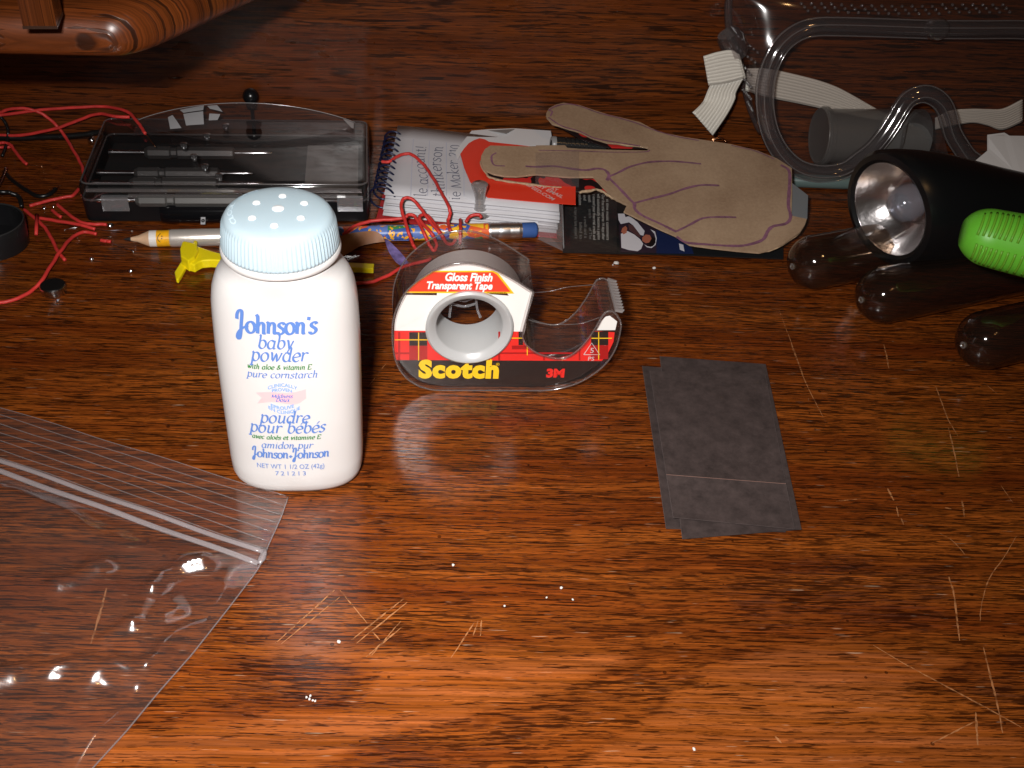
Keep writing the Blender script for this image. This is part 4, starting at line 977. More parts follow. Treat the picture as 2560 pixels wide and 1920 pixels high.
    rod('eraser', [(r - .0001, sE - .001), (r, Lh - .0012), (r - .0006, Lh - .0003), (r - .0014, Lh)], pbr('blue_eraser', (.03, .09, .30), .7, bump=.2))
    # wrapper peeling off in a curl
    def sheet(name, a, b, mat, sh=None):
        A_, B_ = spline([G(c6(x, y), z * .001) for x, y, z in a], 5), spline([G(c6(x, y), z * .001) for x, y, z in b], 5); n = min(len(A_), len(B_)); vs = []
        for i in range(n): vs += [A_[i].lerp(B_[i], k / 4) for k in range(5)]
        obj(name, vs, [(5 * i + k, 5 * i + k + 1, 5 * i + 6 + k, 5 * i + 5 + k) for i in range(n - 1) for k in range(4)], mat, root, smooth=True)
    sheet('peeled_wrapper', [(20, 1165, 8), (110, 1140, 9), (210, 1125, 9.5), (310, 1120, 9), (370, 1145, 7.5), (402, 1195, 5)], [(20, 1350, 3), (110, 1300, 3), (200, 1248, 3.5), (290, 1225, 4), (360, 1214, 4.2), (408, 1210, 4)], pbr('wrapper_inside', (.26, .11, .045), .45, var=.1))
    sheet('peeled_wrapper', [(402, 1180, 5), (425, 1260, 3), (460, 1330, 1.6), (505, 1385, 1), (560, 1420, .6)], [(430, 1190, 5), (480, 1240, 3.4), (530, 1290, 2), (580, 1350, 1.2), (610, 1400, .7)], pbr('wrapper_print', (.16, .12, .30), .35, var=.8, vscale=220))
pencil()

# ================================================================== YELLOW PLASTIC PIECE
def yellow():
    m = pbr('yellow_plastic', (.86, .70, .006), .38, bump=.05); zc = .0042
    root = thing('plastic_toggle', 'bright yellow plastic finned strip passing behind the powder bottle', 'plastic piece', G(e2(1400, 1000)))
    P = lambda x, y, z: G(e2(x, y), z)
    def slab(name, pl, z0, z1):
        v, f = prism_vf([P(x, y, (z0 + z1) / 2) - Z * (z1 - z0) / 2 for x, y in pl], Z * (z1 - z0)); o = obj(name, v, f, m, root); md = o.modifiers.new('b', 'BEVEL'); md.width = .0006; md.segments = 2; return o
    slab('hub', [(1190, 930), (1225, 820), (1260, 800), (1480, 850), (1500, 960), (1440, 1080), (1330, 1150), (1200, 1060)], .0012, .0075)
    slab('neck', [(1460, 855), (1600, 905), (1750, 955), (1890, 990), (1890, 1110), (1700, 1100), (1560, 1115), (1490, 1150), (1430, 1190), (1330, 1160), (1320, 1120), (1450, 1040)], .0010, .0056)
    slab('fin', [(1085, 1275), (1110, 1400), (1150, 1412), (1215, 1310), (1295, 1160), (1285, 1090), (1210, 1070)], .0004, .0028)
    slab('fin', [(1360, 825), (1430, 712), (1478, 730), (1478, 835)], .0042, .0062)
    a, b = G(e2(1880, 1050), .0028), G(e3(655, 1040), .0028); d = (b - a).normalized(); s = Vector((-d.y, d.x, 0)); 
    v, f = box_vf(a - s * .0022 - Z * .0016, b - a, s * .0044, Z * .0028); o = obj('strip', v, f, m, root); md = o.modifiers.new('b', 'BEVEL'); md.width = .0004; md.segments = 2
yellow()

# ================================================================== WIRES
RW_ = .00085
def wire(name, pts, mat, label, cr=c2, r=RW_, cat='wire', z=None, bare=None, group='red wires and offcuts'):
    P = [onto(cr(p[0], p[1]), (p[2] if len(p) > 2 else r * 1000 + .1) * .001) for p in pts]
    q = spline(P, 6); kk = len(label)
    q = [p + Vector((noise.noise(Vector((i * .35, kk, 0))), noise.noise(Vector((i * .35, kk, 5))), 0)) * .00035 for i, p in enumerate(q)]
    root = obj(name, *tube_vf(q, [r * (1 + .10 * noise.noise(Vector((i * .5, kk, 9)))) for i in range(len(q))], 8), mat, smooth=True, label=label, cat=cat, group=group)
    if bare:
        B = [onto(cr(p[0], p[1]), p[2] * .001) for p in bare]; obj('bare_strand', *tube_vf(spline(B, 4), .00025, 5), M_COPPER if mat is M_RED else M_STEEL, root, smooth=True)
    return root
wire('red_wire', [(-60, 190, 12), (0, 180, 13), (70, 157, 14), (170, 150, 15), (270, 172, 14), (350, 217, 12), (430, 290, 9), (490, 372, 6), (550, 472, 4), (600, 562, 3), (622, 640, 2.5), (640, 700, 1.2)], M_RED, 'red wire arching down the left side to the corner of the clear-lidded case')
wire('red_wire', [(-60, 212, 9), (0, 202, 10), (120, 186, 12), (300, 162, 15), (500, 148, 18), (700, 138, 21), (800, 140, 23), (900, 160, 25), (960, 186, 25.5), (1005, 236, 25), (1042, 285, 24), (1078, 338, 23.4)], M_RED, 'longest red wire reaching onto the lid of the clear-lidded case, copper end bare', bare=[(1078, 338, 23.4), (1110, 385, 23), (1150, 435, 22.6)])
wire('red_wire', [(-60, 352, 3), (0, 350, 4), (150, 350, 6), (300, 325, 9), (430, 295, 12), (560, 247, 16), (680, 202, 20), (760, 192, 22), (850, 210, 23.5), (960, 216, 23.5)], M_RED, 'red wire rising across the back to the rear left corner of the case')
wire('red_wire', [(-50, 415, 2), (0, 408, 3), (40, 406, 3.2), (80, 425, 3), (120, 480, 2), (160, 530, 1.4), (198, 564, 1)], M_RED, 'short red wire with frayed copper end at the far left edge', bare=[(198, 564, .9), (250, 574, .5), (320, 580, .3)])
wire('red_wire', [(-50, 442), (0, 440), (60, 437), (98, 428)], M_RED, 'red wire stub lying under the frayed wire at the left edge')
wire('wire_offcut', [(582, 748, 1.2), (540, 796), (480, 808), (380, 829), (300, 850), (220, 873)], M_RED, 'red wire offcut with black mark touching the front left corner of the case')
wire('wire_offcut', [(178, 898), (240, 950), (300, 1000), (350, 1060), (390, 1130), (425, 1205), (482, 1275)], M_RED, 'curved red wire offcut running from the black cup towards the magnet')
wire('wire_offcut', [(272, 938, 3.2), (269, 1085, 1.6)], M_RED, 'shortest upright-looking red wire offcut lying across the curved one')
wire('wire_offcut', [(290, 963, 1.0), (400, 980, 1.4), (560, 1007, 2), (620, 1020, 2.4), (706, 1046, 1.8)], M_RED, 'straight red wire offcut with printed marks in front of the case')
wire('wire_offcut', [(422, 860), (480, 912), (560, 972), (620, 1001, 1.0), (700, 1009), (790, 1010)], M_RED, 'bent red wire offcut hugging the front edge of the case')
wire('wire_offcut', [(385, 905), (418, 932), (452, 956)], M_RED, 'tiny red wire offcut between the two bent offcuts')
wire('red_wire', [(-60, 1600), (0, 1590), (60, 1580), (150, 1550), (250, 1490), (320, 1410, 2.6), (400, 1280, 2.6), (470, 1180, 2.6), (530, 1110, 1.6), (600, 1072, 1.2), (650, 1068), (714, 1082)], M_RED, 'thick looping red wire in front of the button magnet')
wire('wire_offcut', [(745, 1128), (785, 1134), (820, 1138)], M_RED, 'tiny red crumb of wire insulation left of the pencil point')
wire('red_wire', [(150, 1556), (210, 1552), (300, 1540), (430, 1490), (540, 1425), (640, 1392), (740, 1368), (790, 1350)], M_RED, 'red wire running between the bottle and the tape dispenser', c6)
coil = [(60, 1150, 8), (130, 1092, 9), (230, 1052, 9.5), (330, 1032, 10), (450, 1024, 10.5), (560, 1012, 11), (600, 985, 12), (650, 995, 11.5), (690, 1060, 10), (735, 1150, 8), (780, 1245, 2.5), (812, 1282, 1), (835, 1240, 1.5), (800, 1150, 8.6), (720, 1060, 10.6),
        (690, 1010, 11.8), (720, 985, 12.2), (770, 1000, 11), (830, 1080, 9.2), (880, 1160, 8.4), (920, 1222, 3), (965, 1226, 1.2), (992, 1195, 1.2)]
wire('red_wire', coil, M_RED, 'red wire coiled tightly round the patterned pencil', c6)
wire('red_wire', [(665, 1275, 1), (640, 1235, 2), (605, 1140, 8.8), (570, 1030, 11.6), (545, 950, 14), (542, 895, 15.5), (562, 852, 17), (612, 846, 17.5), (665, 885, 16), (725, 965, 13.5), (790, 1052, 11), (855, 1130, 9.2), (890, 1190, 5)], M_RED, 'tall red wire loop standing up in front of the notepad', c6)
wire('red_wire', [(378, 546, 15), (440, 545, 15.5), (500, 505, 16.5), (570, 480, 17), (630, 486, 17), (700, 542, 16), (760, 612, 15.5), (830, 722, 15), (890, 832, 15), (932, 912, 14.5), (946, 962, 12.5), (940, 1002, 10), (930, 1048, 8.5), (950, 1120, 8.5)], M_RED, 'red wire lying across the handwritten notepad page', c6, bare=[(380, 546, 15), (365, 543, 15), (348, 540, 15)])
wire('red_wire', [(1031, 1026, 8.5), (1033, 1060, 9.6), (1031, 1120, 9), (1030, 1180, 6), (1030, 1222, 1)], M_RED, 'single turn of red wire over the pencil near the pin', c6)
wire('red_wire', [(1078, 1045, 8.8), (1105, 1004, 10), (1150, 985, 11), (1192, 988, 11), (1205, 1010, 10)], M_RED, 'short red wire end under the clear spool-shaped pin', c6)
BG = 'black wires at the far left'
wire('black_wire', [(-40, 190, 8), (0, 212, 8), (42, 262, 6), (60, 332, 4), (50, 402, 3), (18, 505, 1)], M_BLKW, 'black wire curving down the far left edge', group=BG, r=.0009)
wire('black_cable', [(-40, 372), (40, 366), (180, 370), (350, 362), (500, 356), (640, 342), (760, 322)], M_BLKW, 'black cable running along the foot of the back panel to the case', group=BG, r=.0016)
wire('black_wire', [(30, 620), (100, 690), (200, 760), (280, 800), (360, 790), (415, 745)], M_BLKW, 'black wire with tinned tip left of the case', group=BG, r=.0011, bare=[(400, 757, 1.2), (420, 742, 1.2), (450, 722, 1)])
wire('black_wire', [(-30, 765, 6), (20, 770, 6), (80, 776, 5), (140, 812, 3), (162, 880, 1.2)], M_BLKW, 'black wire arching over the black cup', group=BG, r=.0011)
tube('steel_probe', [G(c2(p[0], p[1]), p[2] * .001) for p in ((-10, 725, 3), (20, 655, 4), (42, 592, 5))], .0008, M_STEEL, label='thin bright steel probe at the far left edge', cat='probe')
def blob(px, r, z, label, mat=M_STEEL, name='solder_bead'):
    O = G(px, 0); v, f = lathe_vf(O, Z, [(r * .5, 0), (r, r * .5), (r * .85, r * 1.1), (r * .4, r * 1.5), (r * .05, r * 1.6)], 10)
    v = [Vector(q) + Vector((random.uniform(-.2, .2), random.uniform(-.2, .2), 0)) * r for q in v]
    for q in v: q.z = max(q.z, 0)
    obj(name, v, f, mat, smooth=True, label=label, cat='metal bit', group='metal bits strewn on the desk at the left')
for q, r, lab in (((330, 902), .0012, 'shiny metal bit just right of the black cup'), ((398, 888), .0008, 'smallest metal bit beside the tiny red offcut'), ((822, 1036), .0016, 'shiny metal bit between the red offcuts and the pencil point'), ((680, 1280), .0012, 'round metal bit on bare desk above the magnet'), ((966, 1370), .0010, 'metal bit on bare desk below the pencil point'), ((685, 408), .0024, 'largest shiny metal bit against the left side of the case'), ((705, 352), .0013, 'metal bit behind the largest one by the case'), ((430, 1585), .0010, 'metal bit just in front of the magnet')):
    blob(c2(*q), r, 0, lab)
for pts, lab in (([(475, 1052), (520, 1040), (580, 1030)], 'loose silvery wire strand under the red offcuts'), ([(720, 1048), (800, 1056), (900, 1052), (985, 1060)], 'loose silvery wire strand pointing at the pencil tip'), ([(830, 1150), (900, 1180), (990, 1212)], 'dark loose wire strand below the pencil tip')):
    tube('wire_strand', [G(c2(*p), .0003) for p in pts], .00022, M_STEEL, label=lab, cat='wire', group='loose wire strands')
def cup():
    rr, h = .0165, .013; O = G(c2(-100, 985), h); O.z = 0
    root = obj('black_cup', *lathe_vf(O, Z, [(rr - .0012, 0), (rr - .0004, .0006), (rr, h - .0004), (rr - .0003, h), (rr - .0012, h - .0002), (rr - .0014, .002)], 48), pbr('cup_black', (.01, .01, .011), .3), smooth='auto', label='shallow black round plastic cup cut off by the left edge', cat='cup')
    obj('rim', *tube_vf([O + Z * h + Vector((math.cos(a * math.pi / 24), math.sin(a * math.pi / 24), 0)) * (rr - .0006) for a in range(48)], .0004, 6, closed=True), pbr('cup_rim', (.03, .03, .03), .2), root, smooth=True)
cup()
O = G(c2(402, 1512)); mag = obj('button_magnet', *lathe_vf(O, Z, [(.0050, 0), (.0054, .0003), (.0055, .0006), (.0055, .0036), (.0053, .0040)], 40), pbr('nickel', (.55, .53, .52), .2, 1.0), smooth='auto', label='small round nickel button magnet with dark top lying at the left', cat='magnet')
obj('dark_top', *lathe_vf(O, Z, [(.0051, .0040), (.0050, .0042), (.0001, .00421)], 40), pbr('magnet_top', (.02, .018, .018), .35, .6), mag, smooth='auto')

# ================================================================== NOTEPAD
NP = {}
def notepad():
    zf, zb = .0128, .0168
    A = G(c6(400, 815), zf); D_ = G(c6(512, 262), zb); B = G(c6(1850, 958), zf - .001)
    u = (B - A).normalized(); Lg = .088; B = A + u * Lg; Cc = D_ + (u + Vector((0, -.02, 0))).normalized() * Lg
    lim = lambda p: p if (p - WO).dot(WN) > .0015 else p + WN * (.0015 - (p - WO).dot(WN))
    D_, Cc = lim(D_), lim(Cc); n = (B - A).cross(D_ - A).normalized(); NP.update(A=A, u=u, n=n, v=(D_ - A).normalized(), D=D_)
    root = thing('notepad', 'small spiral notepad with ruled handwritten page lying open under the red card', 'notepad', (A + B + Cc + D_) / 4 - Z * .014)
    mp = pbr('ruled_paper', (.55, .54, .57), .65, bump=.05, var=.03, vscale=80)
    rnd = random.Random(5)
    def sheetpoly(dz, off, sh):
        a, b, c, d = A + off, B + off, Cc, D_
        N = 10; lowf = []
        fr = [a.lerp(b, k / N) for k in range(N + 1)]; bk = [d.lerp(c, k / N) for k in range(N + 1)]
        vs = []
        for j in range(7):
            for k in range(N + 1):
                p = fr[k].lerp(bk[k], j / 6); p = p + n * (-dz)
                if dz == 0: p = p + n * .0016 * max(0, (j / 6 - .75) / .25) ** 2 * (1 - abs(k / N - .15))
                p.z = max(p.z, .0004); vs.append(p)
        fs = [(j * (N + 1) + k, j * (N + 1) + k + 1, (j + 1) * (N + 1) + k + 1, (j + 1) * (N + 1) + k) for j in range(6) for k in range(N)]
        return vs, fs
    for i in range(7):
        dz = i * .0017 + rnd.uniform(-.0004, .0004) * (i > 0); off = Vector((rnd.uniform(-.0005, .0008), -.0006 * i + rnd.uniform(-.0012, .0004), 0)) if i else Vector()
        vs, fs = sheetpoly(dz, off, i); vs = [p + Z * (.0007 * noise.noise(Vector((p.x * 26, p.y * 20, i * 4.3))) if i else 0) for p in vs]; vs = [Vector((p.x, p.y, max(p.z, .0016))) for p in vs]; o = obj('page', vs, fs, mp, root, smooth=True); md = o.modifiers.new('t', 'SOLIDIFY'); md.thickness = .00045; md.offset = -1
    # red back cover with clear corner
    cv = [A + Vector((-.0035, -.0055, 0)), B + Vector((0, -.0075, 0)), Cc, D_ + Vector((-.002, 0, 0))]
    for p in cv: p.z = .0006
    v, f = prism_vf(cv, Z * .0007); obj('back_cover', v, f, pbr('red_cover', (.42, .02, .022), .35), root)
    # ruled lines (faint blue) and handwriting
    def on(px, lift=.00025): return V(px, A, n) + n * lift
    ml = pbr('rule_line', (.44, .46, .58), .7)
    for x0, x1 in ((645, 620), (778, 760), (915, 915), (1058, 1062), (1200, 1215)):
        v, f = ribbon_vf([on(c6(x0, 310)), on(c6((x0 + x1) / 2, 520)), on(c6(x1, 830))], n, .00028); obj('ruled_line', v, f, ml, root)
    ink = pbr('pen_ink', (.09, .10, .16), .5)
    for t, bx, y0, y1, k in (('le account!', 752, 832, 425, 1.0), ('thinkerson', 888, 835, 425, 1.0), ('ie Maker 210', 1028, 862, 412, 1.0)):
        tv, tf, lay = pen_2d(t, slant=.05, fat=.07, thin=.075, nib=30); a = min(q[0] for q in tv); b = max(q[0] for q in tv)
        P0 = on(c6(bx, y0)); P1 = on(c6(bx - 8, y1)); ex = (P1 - P0).normalized(); kk = (P1 - P0).length / (b - a); ey = n.cross(ex)
        rr = random.Random(len(t)); ph = rr.uniform(0, 6)
        vs = [P0 + ex * ((q[0] - a) * kk) + ey * (q[1] * kk * .66 + .0008 * math.sin((q[0] - a) * .9 + ph)) + n * .00005 * lay[i] for i, q in enumerate(tv)]
        obj('handwriting', vs, tf, ink, root)
    # spiral wire
    mw = pbr('spiral_wire', (.012, .016, .05), .25, .3)
    for i in range(11):
        t = i / 10.0; c = A.lerp(D_, .02 + .86 * t); c = c + n * (-.0035) - u * .0012; R_ = .0052 if i else .0066
        ax = (D_ - A).normalized(); e1 = u; e2_ = ax.cross(u).normalized() * -1
        pts = [c + e1 * (R_ * math.cos(a)) + n * (R_ * math.sin(a)) + ax * (.0022 * (a / (2 * math.pi))) for a in [math.radians(d) for d in range(-20, 330, 14)]]
        for p in pts: p.z = max(p.z, .0008)
        obj('spiral_ring', *tube_vf(pts, .00055, 6), mw, root, smooth=True)
    # folded grey corner of a sheet lying on the page
    q = [on(c6(*p), l) for p, l in (((1250, 295), .0006), ((1490, 282), .0006), ((1405, 352), .0030))]; v, f = prism_vf(q, n * .0002); obj('folded_corner', v, f, pbr('grey_paper_fold', (.32, .31, .30), .6), root)
notepad()
def redcard():
    A, n = NP['A'], NP['n']; m = pbr('red_card_gloss', (.74, .042, .018), .28, spec=.5)
    def on(x, y, l): return V(c6(x, y), A, n) + n * l
    L_ = [(1030, 500), (1062, 455), (1100, 412), (1145, 385), (1190, 370), (1235, 380), (1270, 400), (1500, 425), (1900, 470), (1985, 600), (1985, 920), (1870, 914), (1600, 892), (1255, 860), (1180, 800), (1110, 730), (1060, 610)]
    P = [on(x, y, .0012) for x, y in L_]; v, f = prism_vf(P, n * .0003)
    o = obj('red_card', v, f, m, label='glossy orange-red printed card lying on the notepad under the cardboard finger', cat='card')
    mw = pbr('card_lettering', (.62, .42, .40), .4)
    for t, p0, p1, sz in (('SPEED.COM', (1575, 765), (1790, 890), .0026), ('BY EMAIL', (1665, 775), (1870, 872), .0026), ('AT', (1770, 795), (1830, 815), .0026)):
        a, b = on(*p0, .0017), on(*p1, .0017); ex = (b - a).normalized(); ey = n.cross(ex); tv, tf = font_2d(t, 1.0, bold=.02); x0 = min(q[0] for q in tv); x1 = max(q[0] for q in tv); k = (b - a).length / (x1 - x0)
        obj('lettering', [a + ex * ((q[0] - x0) * k) + ey * (q[1] * k) for q in tv], tf, mw, o)
    w = [on(x, y, .0007) for x, y in ((985, 480), (1060, 380), (1125, 300), (1260, 288), (1480, 280), (1780, 300), (1800, 420), (1400, 430), (1270, 395), (1190, 365), (1100, 405), (1035, 490), (1010, 540))]
    v, f = prism_vf(w, n * .0002); obj('paper_scrap', v, f, pbr('white_scrap', (.66, .65, .66), .6), label='white paper scrap peeking out behind the red card on the notepad', cat='paper')
redcard()

# ================================================================== LEAFLET
def leaflet():
    z = .0016; P = lambda x, y, l=0.0: G(c7(x, y), z + l)
    gl = dict(rough=.14, spec=.6)
    root = thing('leaflet', 'glossy black leaflet with white print and small photo under the cardboard hand', 'leaflet', P(700, 1100) - Z * z)
    outl = [(206, 770), (200, 1000), (206, 1262), (420, 1266), (640, 1272), (920, 1276), (1215, 1285), (1600, 1300), (1900, 1312), (1900, 1150), (1700, 1000), (1200, 760), (700, 720)]
    v, f = prism_vf([P(*q) - Z * .0004 for q in outl], Z * .0004); obj('black_sheet', v, f, pbr('leaflet_black', (.012, .013, .014), bump=.12, bscale=160, **gl), root)
    navy = [(925, 1000), (1000, 1020), (1180, 1180), (1212, 1275), (925, 1270)]; obj('navy_panel', [P(*q, .00012) for q in navy], [tuple(range(len(navy)))], pbr('leaflet_navy', (.012, .02, .07), **gl), root)
    ph = [(638, 962), (700, 975), (810, 1030), (925, 1085), (925, 1268), (650, 1262), (642, 1150)]; obj('photo_panel', [P(*q, .00015) for q in ph], [tuple(range(len(ph)))], pbr('photo_dark', (.03, .018, .03), **gl), root)
    mw = pbr('photo_white', (.62, .60, .64), **gl); mf = pbr('photo_skin', (.40, .13, .08), **gl); mh = pbr('photo_hair', (.012, .008, .008), **gl)
    eq = lambda x, y: (lambda p: ((p[0] - 1340) * 3.072, (p[1] - 220) * 3.072))(e4(x, y))
    for nm, pl, m_, l in (('printed_shirt', [(1190, 1000), (1300, 950), (1420, 1010), (1520, 1090), (1575, 1170), (1540, 1260), (1480, 1300), (1330, 1280), (1200, 1240)], mw, .0003), ('printed_sleeve', [(1140, 650), (1250, 650), (1270, 710), (1340, 690), (1480, 800), (1600, 950), (1580, 1030), (1530, 1020), (1400, 850), (1330, 800), (1190, 830), (1150, 760)], mw, .0003),
                          ('printed_hand', [(1215, 900), (1270, 860), (1300, 900), (1290, 980), (1235, 1010), (1195, 960)], mf, .0004), ('printed_hair', [(1640, 1120), (1720, 1050), (1780, 1070), (1790, 1150), (1740, 1215), (1660, 1210)], mh, .0004), ('printed_face', [(1560, 1060), (1620, 1010), (1690, 1020), (1720, 1080), (1680, 1150), (1620, 1160), (1560, 1120)], mf, .00045),
                          ('printed_arm', [(1320, 830), (1400, 850), (1520, 1010), (1530, 1070), (1450, 1020), (1330, 930)], pbr('photo_brown', (.09, .04, .04), **gl), .00035), ('printed_ring', [(1590, 1180), (1640, 1230), (1720, 1245), (1790, 1190), (1810, 1080), (1780, 960), (1700, 920), (1770, 1000), (1795, 1090), (1770, 1190), (1710, 1225), (1650, 1215)], mw, .00038)):
        obj(nm, [P(*eq(*q), l) for q in pl], [tuple(range(len(pl)))], m_, root)
    v, f = prism_vf([P(*q, .0003) for q in ((1098, 1195), (1130, 1205), (1140, 1255), (1105, 1240))], Z * .0001); obj('printed_spot', v, f, mw, root)
    # columns of small print, turned a quarter
    mt = pbr('leaflet_print', (.42, .40, .38), .4); mt2 = pbr('leaflet_print_dim', (.16, .155, .15), .4)
    rows = [(955, 'st time music customers', 400, 1105, mt), (878, 'Our free trial expires 14 days after', 320, 1100, mt), (800, 'will automatically become a paying', 305, 1100, mt), (722, 'u exceed your free trial credit and', 310, 1100, mt), (642, 'month', 320, 450, mt), (650, 'you may be', 570, 725, mt2), (655, 'of The', 890, 1090, mt2), (560, 'and', 325, 420, mt), (570, 'a credit card is', 700, 1070, mt2), (478, 'exclusive', 310, 500, mt), (490, 'billed to', 800, 1090, mt2), (405, 'we hope you have enjoyed it', 510, 1080, mt2)]
    for x, t, y0, y1, m_ in rows:
        a, b = P(*eq(x - 18, y0), .0002), P(*eq(x - 12, y1), .0002); ex = (b - a).normalized(); ey = Z.cross(ex); tv, tf = font_2d(t, 1.0, bold=.02); x0 = min(q[0] for q in tv); x1 = max(q[0] for q in tv); k = (b - a).length / (x1 - x0); hh = .0016
        obj('small_print', [a + ex * ((q[0] - x0) * k) + ey * (q[1] / .74 * hh) for q in tv], tf, m_, root)
    # crinkled clear tape over its left end
    vs = []; N = 14
    for j in range(N + 1):
        for i in range(N + 1):
            x = 198 + (620 - 198) * i / N; y = 800 + (1268 - 800) * j / N; p = P(x, y, .0005); p.z += .0005 * noise.noise(Vector((i * .55, j * .4, 3))) + .0004; vs.append(p)
    obj('clear_tape', vs, [(j * (N + 1) + i, j * (N + 1) + i + 1, (j + 1) * (N + 1) + i + 1, (j + 1) * (N + 1) + i) for j in range(N) for i in range(N)], clear('crinkled_tape', (.97, .97, .96), gain=1.2, rough=.10, haze=.012, bump=.5, bscale=260), root, smooth=True)
    # clear sleeve between the notepad and the leaflet
    vs = [G(c6(*q), zz) for q, zz in (((1680, 905), .009), ((1878, 770), .012), ((1886, 1180), .002), ((1890, 1290), .0012), ((1680, 1190), .0015), ((1675, 1050), .005))]
    o = obj('clear_sleeve', vs, [(0, 1, 2, 5), (5, 2, 3, 4)], clear('sleeve_film', (.92, .9, .9), gain=2.2, rough=.12, haze=.13, bump=.3, bscale=140), label='clear crinkled plastic sleeve between the notepad and the black leaflet', cat='plastic sleeve')
    obj('sleeve_edge', *tube_vf([vs[1], vs[2], vs[3]], .0003, 5), clear('sleeve_edge_plastic', (.7, .68, .68), gain=2, haze=.35, rough=.2), o, smooth=True)
leaflet()

# ================================================================== CARDBOARD HAND
def hand():
    def zy(y): return .0062 + max(0, (632 - y)) / 374 * .0270
    def H(p, l=0.0): return onto(p, zy(p[1]) + l, .003 + max(0, l))
    s = lambda f: [f]
    out = [c7(82, 225), c7(78, 195), c7(100, 155), c7(150, 128), c7(210, 113), c7(330, 130), c7(450, 170), c7(560, 205), c7(690, 235), c7(800, 262), c7(880, 305), c7(960, 340), c7(1150, 378), c7(1330, 405), c7(1500, 432), c7(1700, 480), c7(1850, 540), c7(1965, 615), c7(1968, 800), c7(1962, 980), c7(2080, 1005), c7(2065, 1050), c7(2030, 1105), c7(1900, 1200), c7(1800, 1240), c7(1715, 1262),
           c7(1550, 1248), c7(1350, 1226), c7(1180, 1200), c7(1070, 1132), c7(960, 1085), c7(850, 1032), c7(740, 978), c7(675, 948), c7(700, 895), c7(650, 870), c7(590, 832), c7(510, 755), c7(440, 680), c7(260, 682), c7(0, 660), c6(1500, 665), c6(1400, 662), c6(1310, 645), c6(1250, 620), c6(1215, 588), c6(1200, 540), c6(1205, 495), c6(1235, 440), c6(1280, 410), c6(1600, 418), c6(1900, 408), c7(0, 440), c7(330, 466), c7(600, 475), c7(865, 480), c7(862, 455),
           c7(780, 442), c7(650, 425), c7(550, 418), c7(440, 385), c7(350, 340), c7(220, 300), c7(130, 272)]
    m, nt, o_ = newmat('brown_cardboard'); b = nd(nt, 'ShaderNodeBsdfPrincipled'); b.inputs['Roughness'].default_value = .55
    tc = nd(nt, 'ShaderNodeTexCoord'); n1 = nd(nt, 'ShaderNodeTexNoise'); n1.inputs['Scale'].default_value = 700; n1.inputs['Detail'].default_value = 6; lk(nt, tc.outputs['Object'], n1.inputs['Vector'])
    n2 = nd(nt, 'ShaderNodeTexNoise'); n2.inputs['Scale'].default_value = 35; n2.inputs['Detail'].default_value = 4; lk(nt, tc.outputs['Object'], n2.inputs['Vector'])
    ad = nd(nt, 'ShaderNodeMath', operation='MULTIPLY_ADD'); lk(nt, n1.outputs[0], ad.inputs[0]); ad.inputs[1].default_value = .55; lk(nt, n2.outputs[0], ad.inputs[2]); r = nd(nt, 'ShaderNodeValToRGB')
    r.color_ramp.elements[0].position = .5; r.color_ramp.elements[1].position = 1.0; r.color_ramp.elements[0].color = (.235, .150, .092, 1); r.color_ramp.elements[1].color = (.355, .245, .158, 1); lk(nt, ad.outputs[0], r.inputs[0]); lk(nt, r.outputs[0], b.inputs['Base Color'])
    bp = nd(nt, 'ShaderNodeBump'); bp.inputs['Strength'].default_value = .2; bp.inputs['Distance'].default_value = .0004; lk(nt, n1.outputs[0], bp.inputs['Height']); lk(nt, bp.outputs[0], b.inputs['Normal']); lk(nt, b.outputs[0], o_.inputs[0])
    root = thing('cardboard_hand', 'brown cardboard pointing hand outlined in purple marker, lying on the notepad', 'cardboard cutout', H(c7(1200, 900)) - Z * .01)
    P = [H(p) for p in out]; v, f = prism_vf([p - Z * .0009 for p in P], Z * .0009); obj('front_layer', v, f, m, root)
    # second, printed layer under the finger and palm notch
    low = [c6(1205, 530), c6(1222, 610), c6(1262, 668), c6(1330, 692), c6(1500, 725), c6(1700, 752), c6(1880, 765), c7(330, 806), c7(420, 790), c7(480, 782), c7(540, 815), c7(600, 855), c7(660, 880), c7(712, 905), c7(690, 950), c7(900, 800), c7(700, 600), c7(330, 560), c6(1500, 560)]
    Pl = [H(p, -.0042) for p in low]; v, f = prism_vf(Pl, Z * .0008)
    m2, nt, o_ = newmat('printed_cardboard'); b = nd(nt, 'ShaderNodeBsdfPrincipled'); b.inputs['Roughness'].default_value = .35; tc = nd(nt, 'ShaderNodeTexCoord'); n1 = nd(nt, 'ShaderNodeTexNoise'); n1.inputs['Scale'].default_value = 55; lk(nt, tc.outputs['Object'], n1.inputs['Vector'])
    r = nd(nt, 'ShaderNodeValToRGB'); r.color_ramp.interpolation = 'CONSTANT'; r.color_ramp.elements[0].color = (.015, .008, .008, 1); r.color_ramp.elements[1].position = .5; r.color_ramp.elements[1].color = (.5, .025, .02, 1); lk(nt, n1.outputs[0], r.inputs[0]); lk(nt, r.outputs[0], b.inputs['Base Color']); lk(nt, b.outputs[0], o_.inputs[0])
    lo = obj('back_layer', v, f, m2, root)
    torn = pbr('torn_cardboard_edge', (.38, .26, .16), .8, var=.3, vscale=800)
    def edge(pts, l, r_):
        q = spline([H(p, l) for p in pts], 3); rr = random.Random(2); q = [x + Vector((rr.uniform(-1, 1), rr.uniform(-1, 1), rr.uniform(-1, 1))) * r_ * .3 for x in q]; obj('torn_edge', *tube_vf(q, [r_ * rr.uniform(.6, 1.2) for _ in q], 5), torn, root)
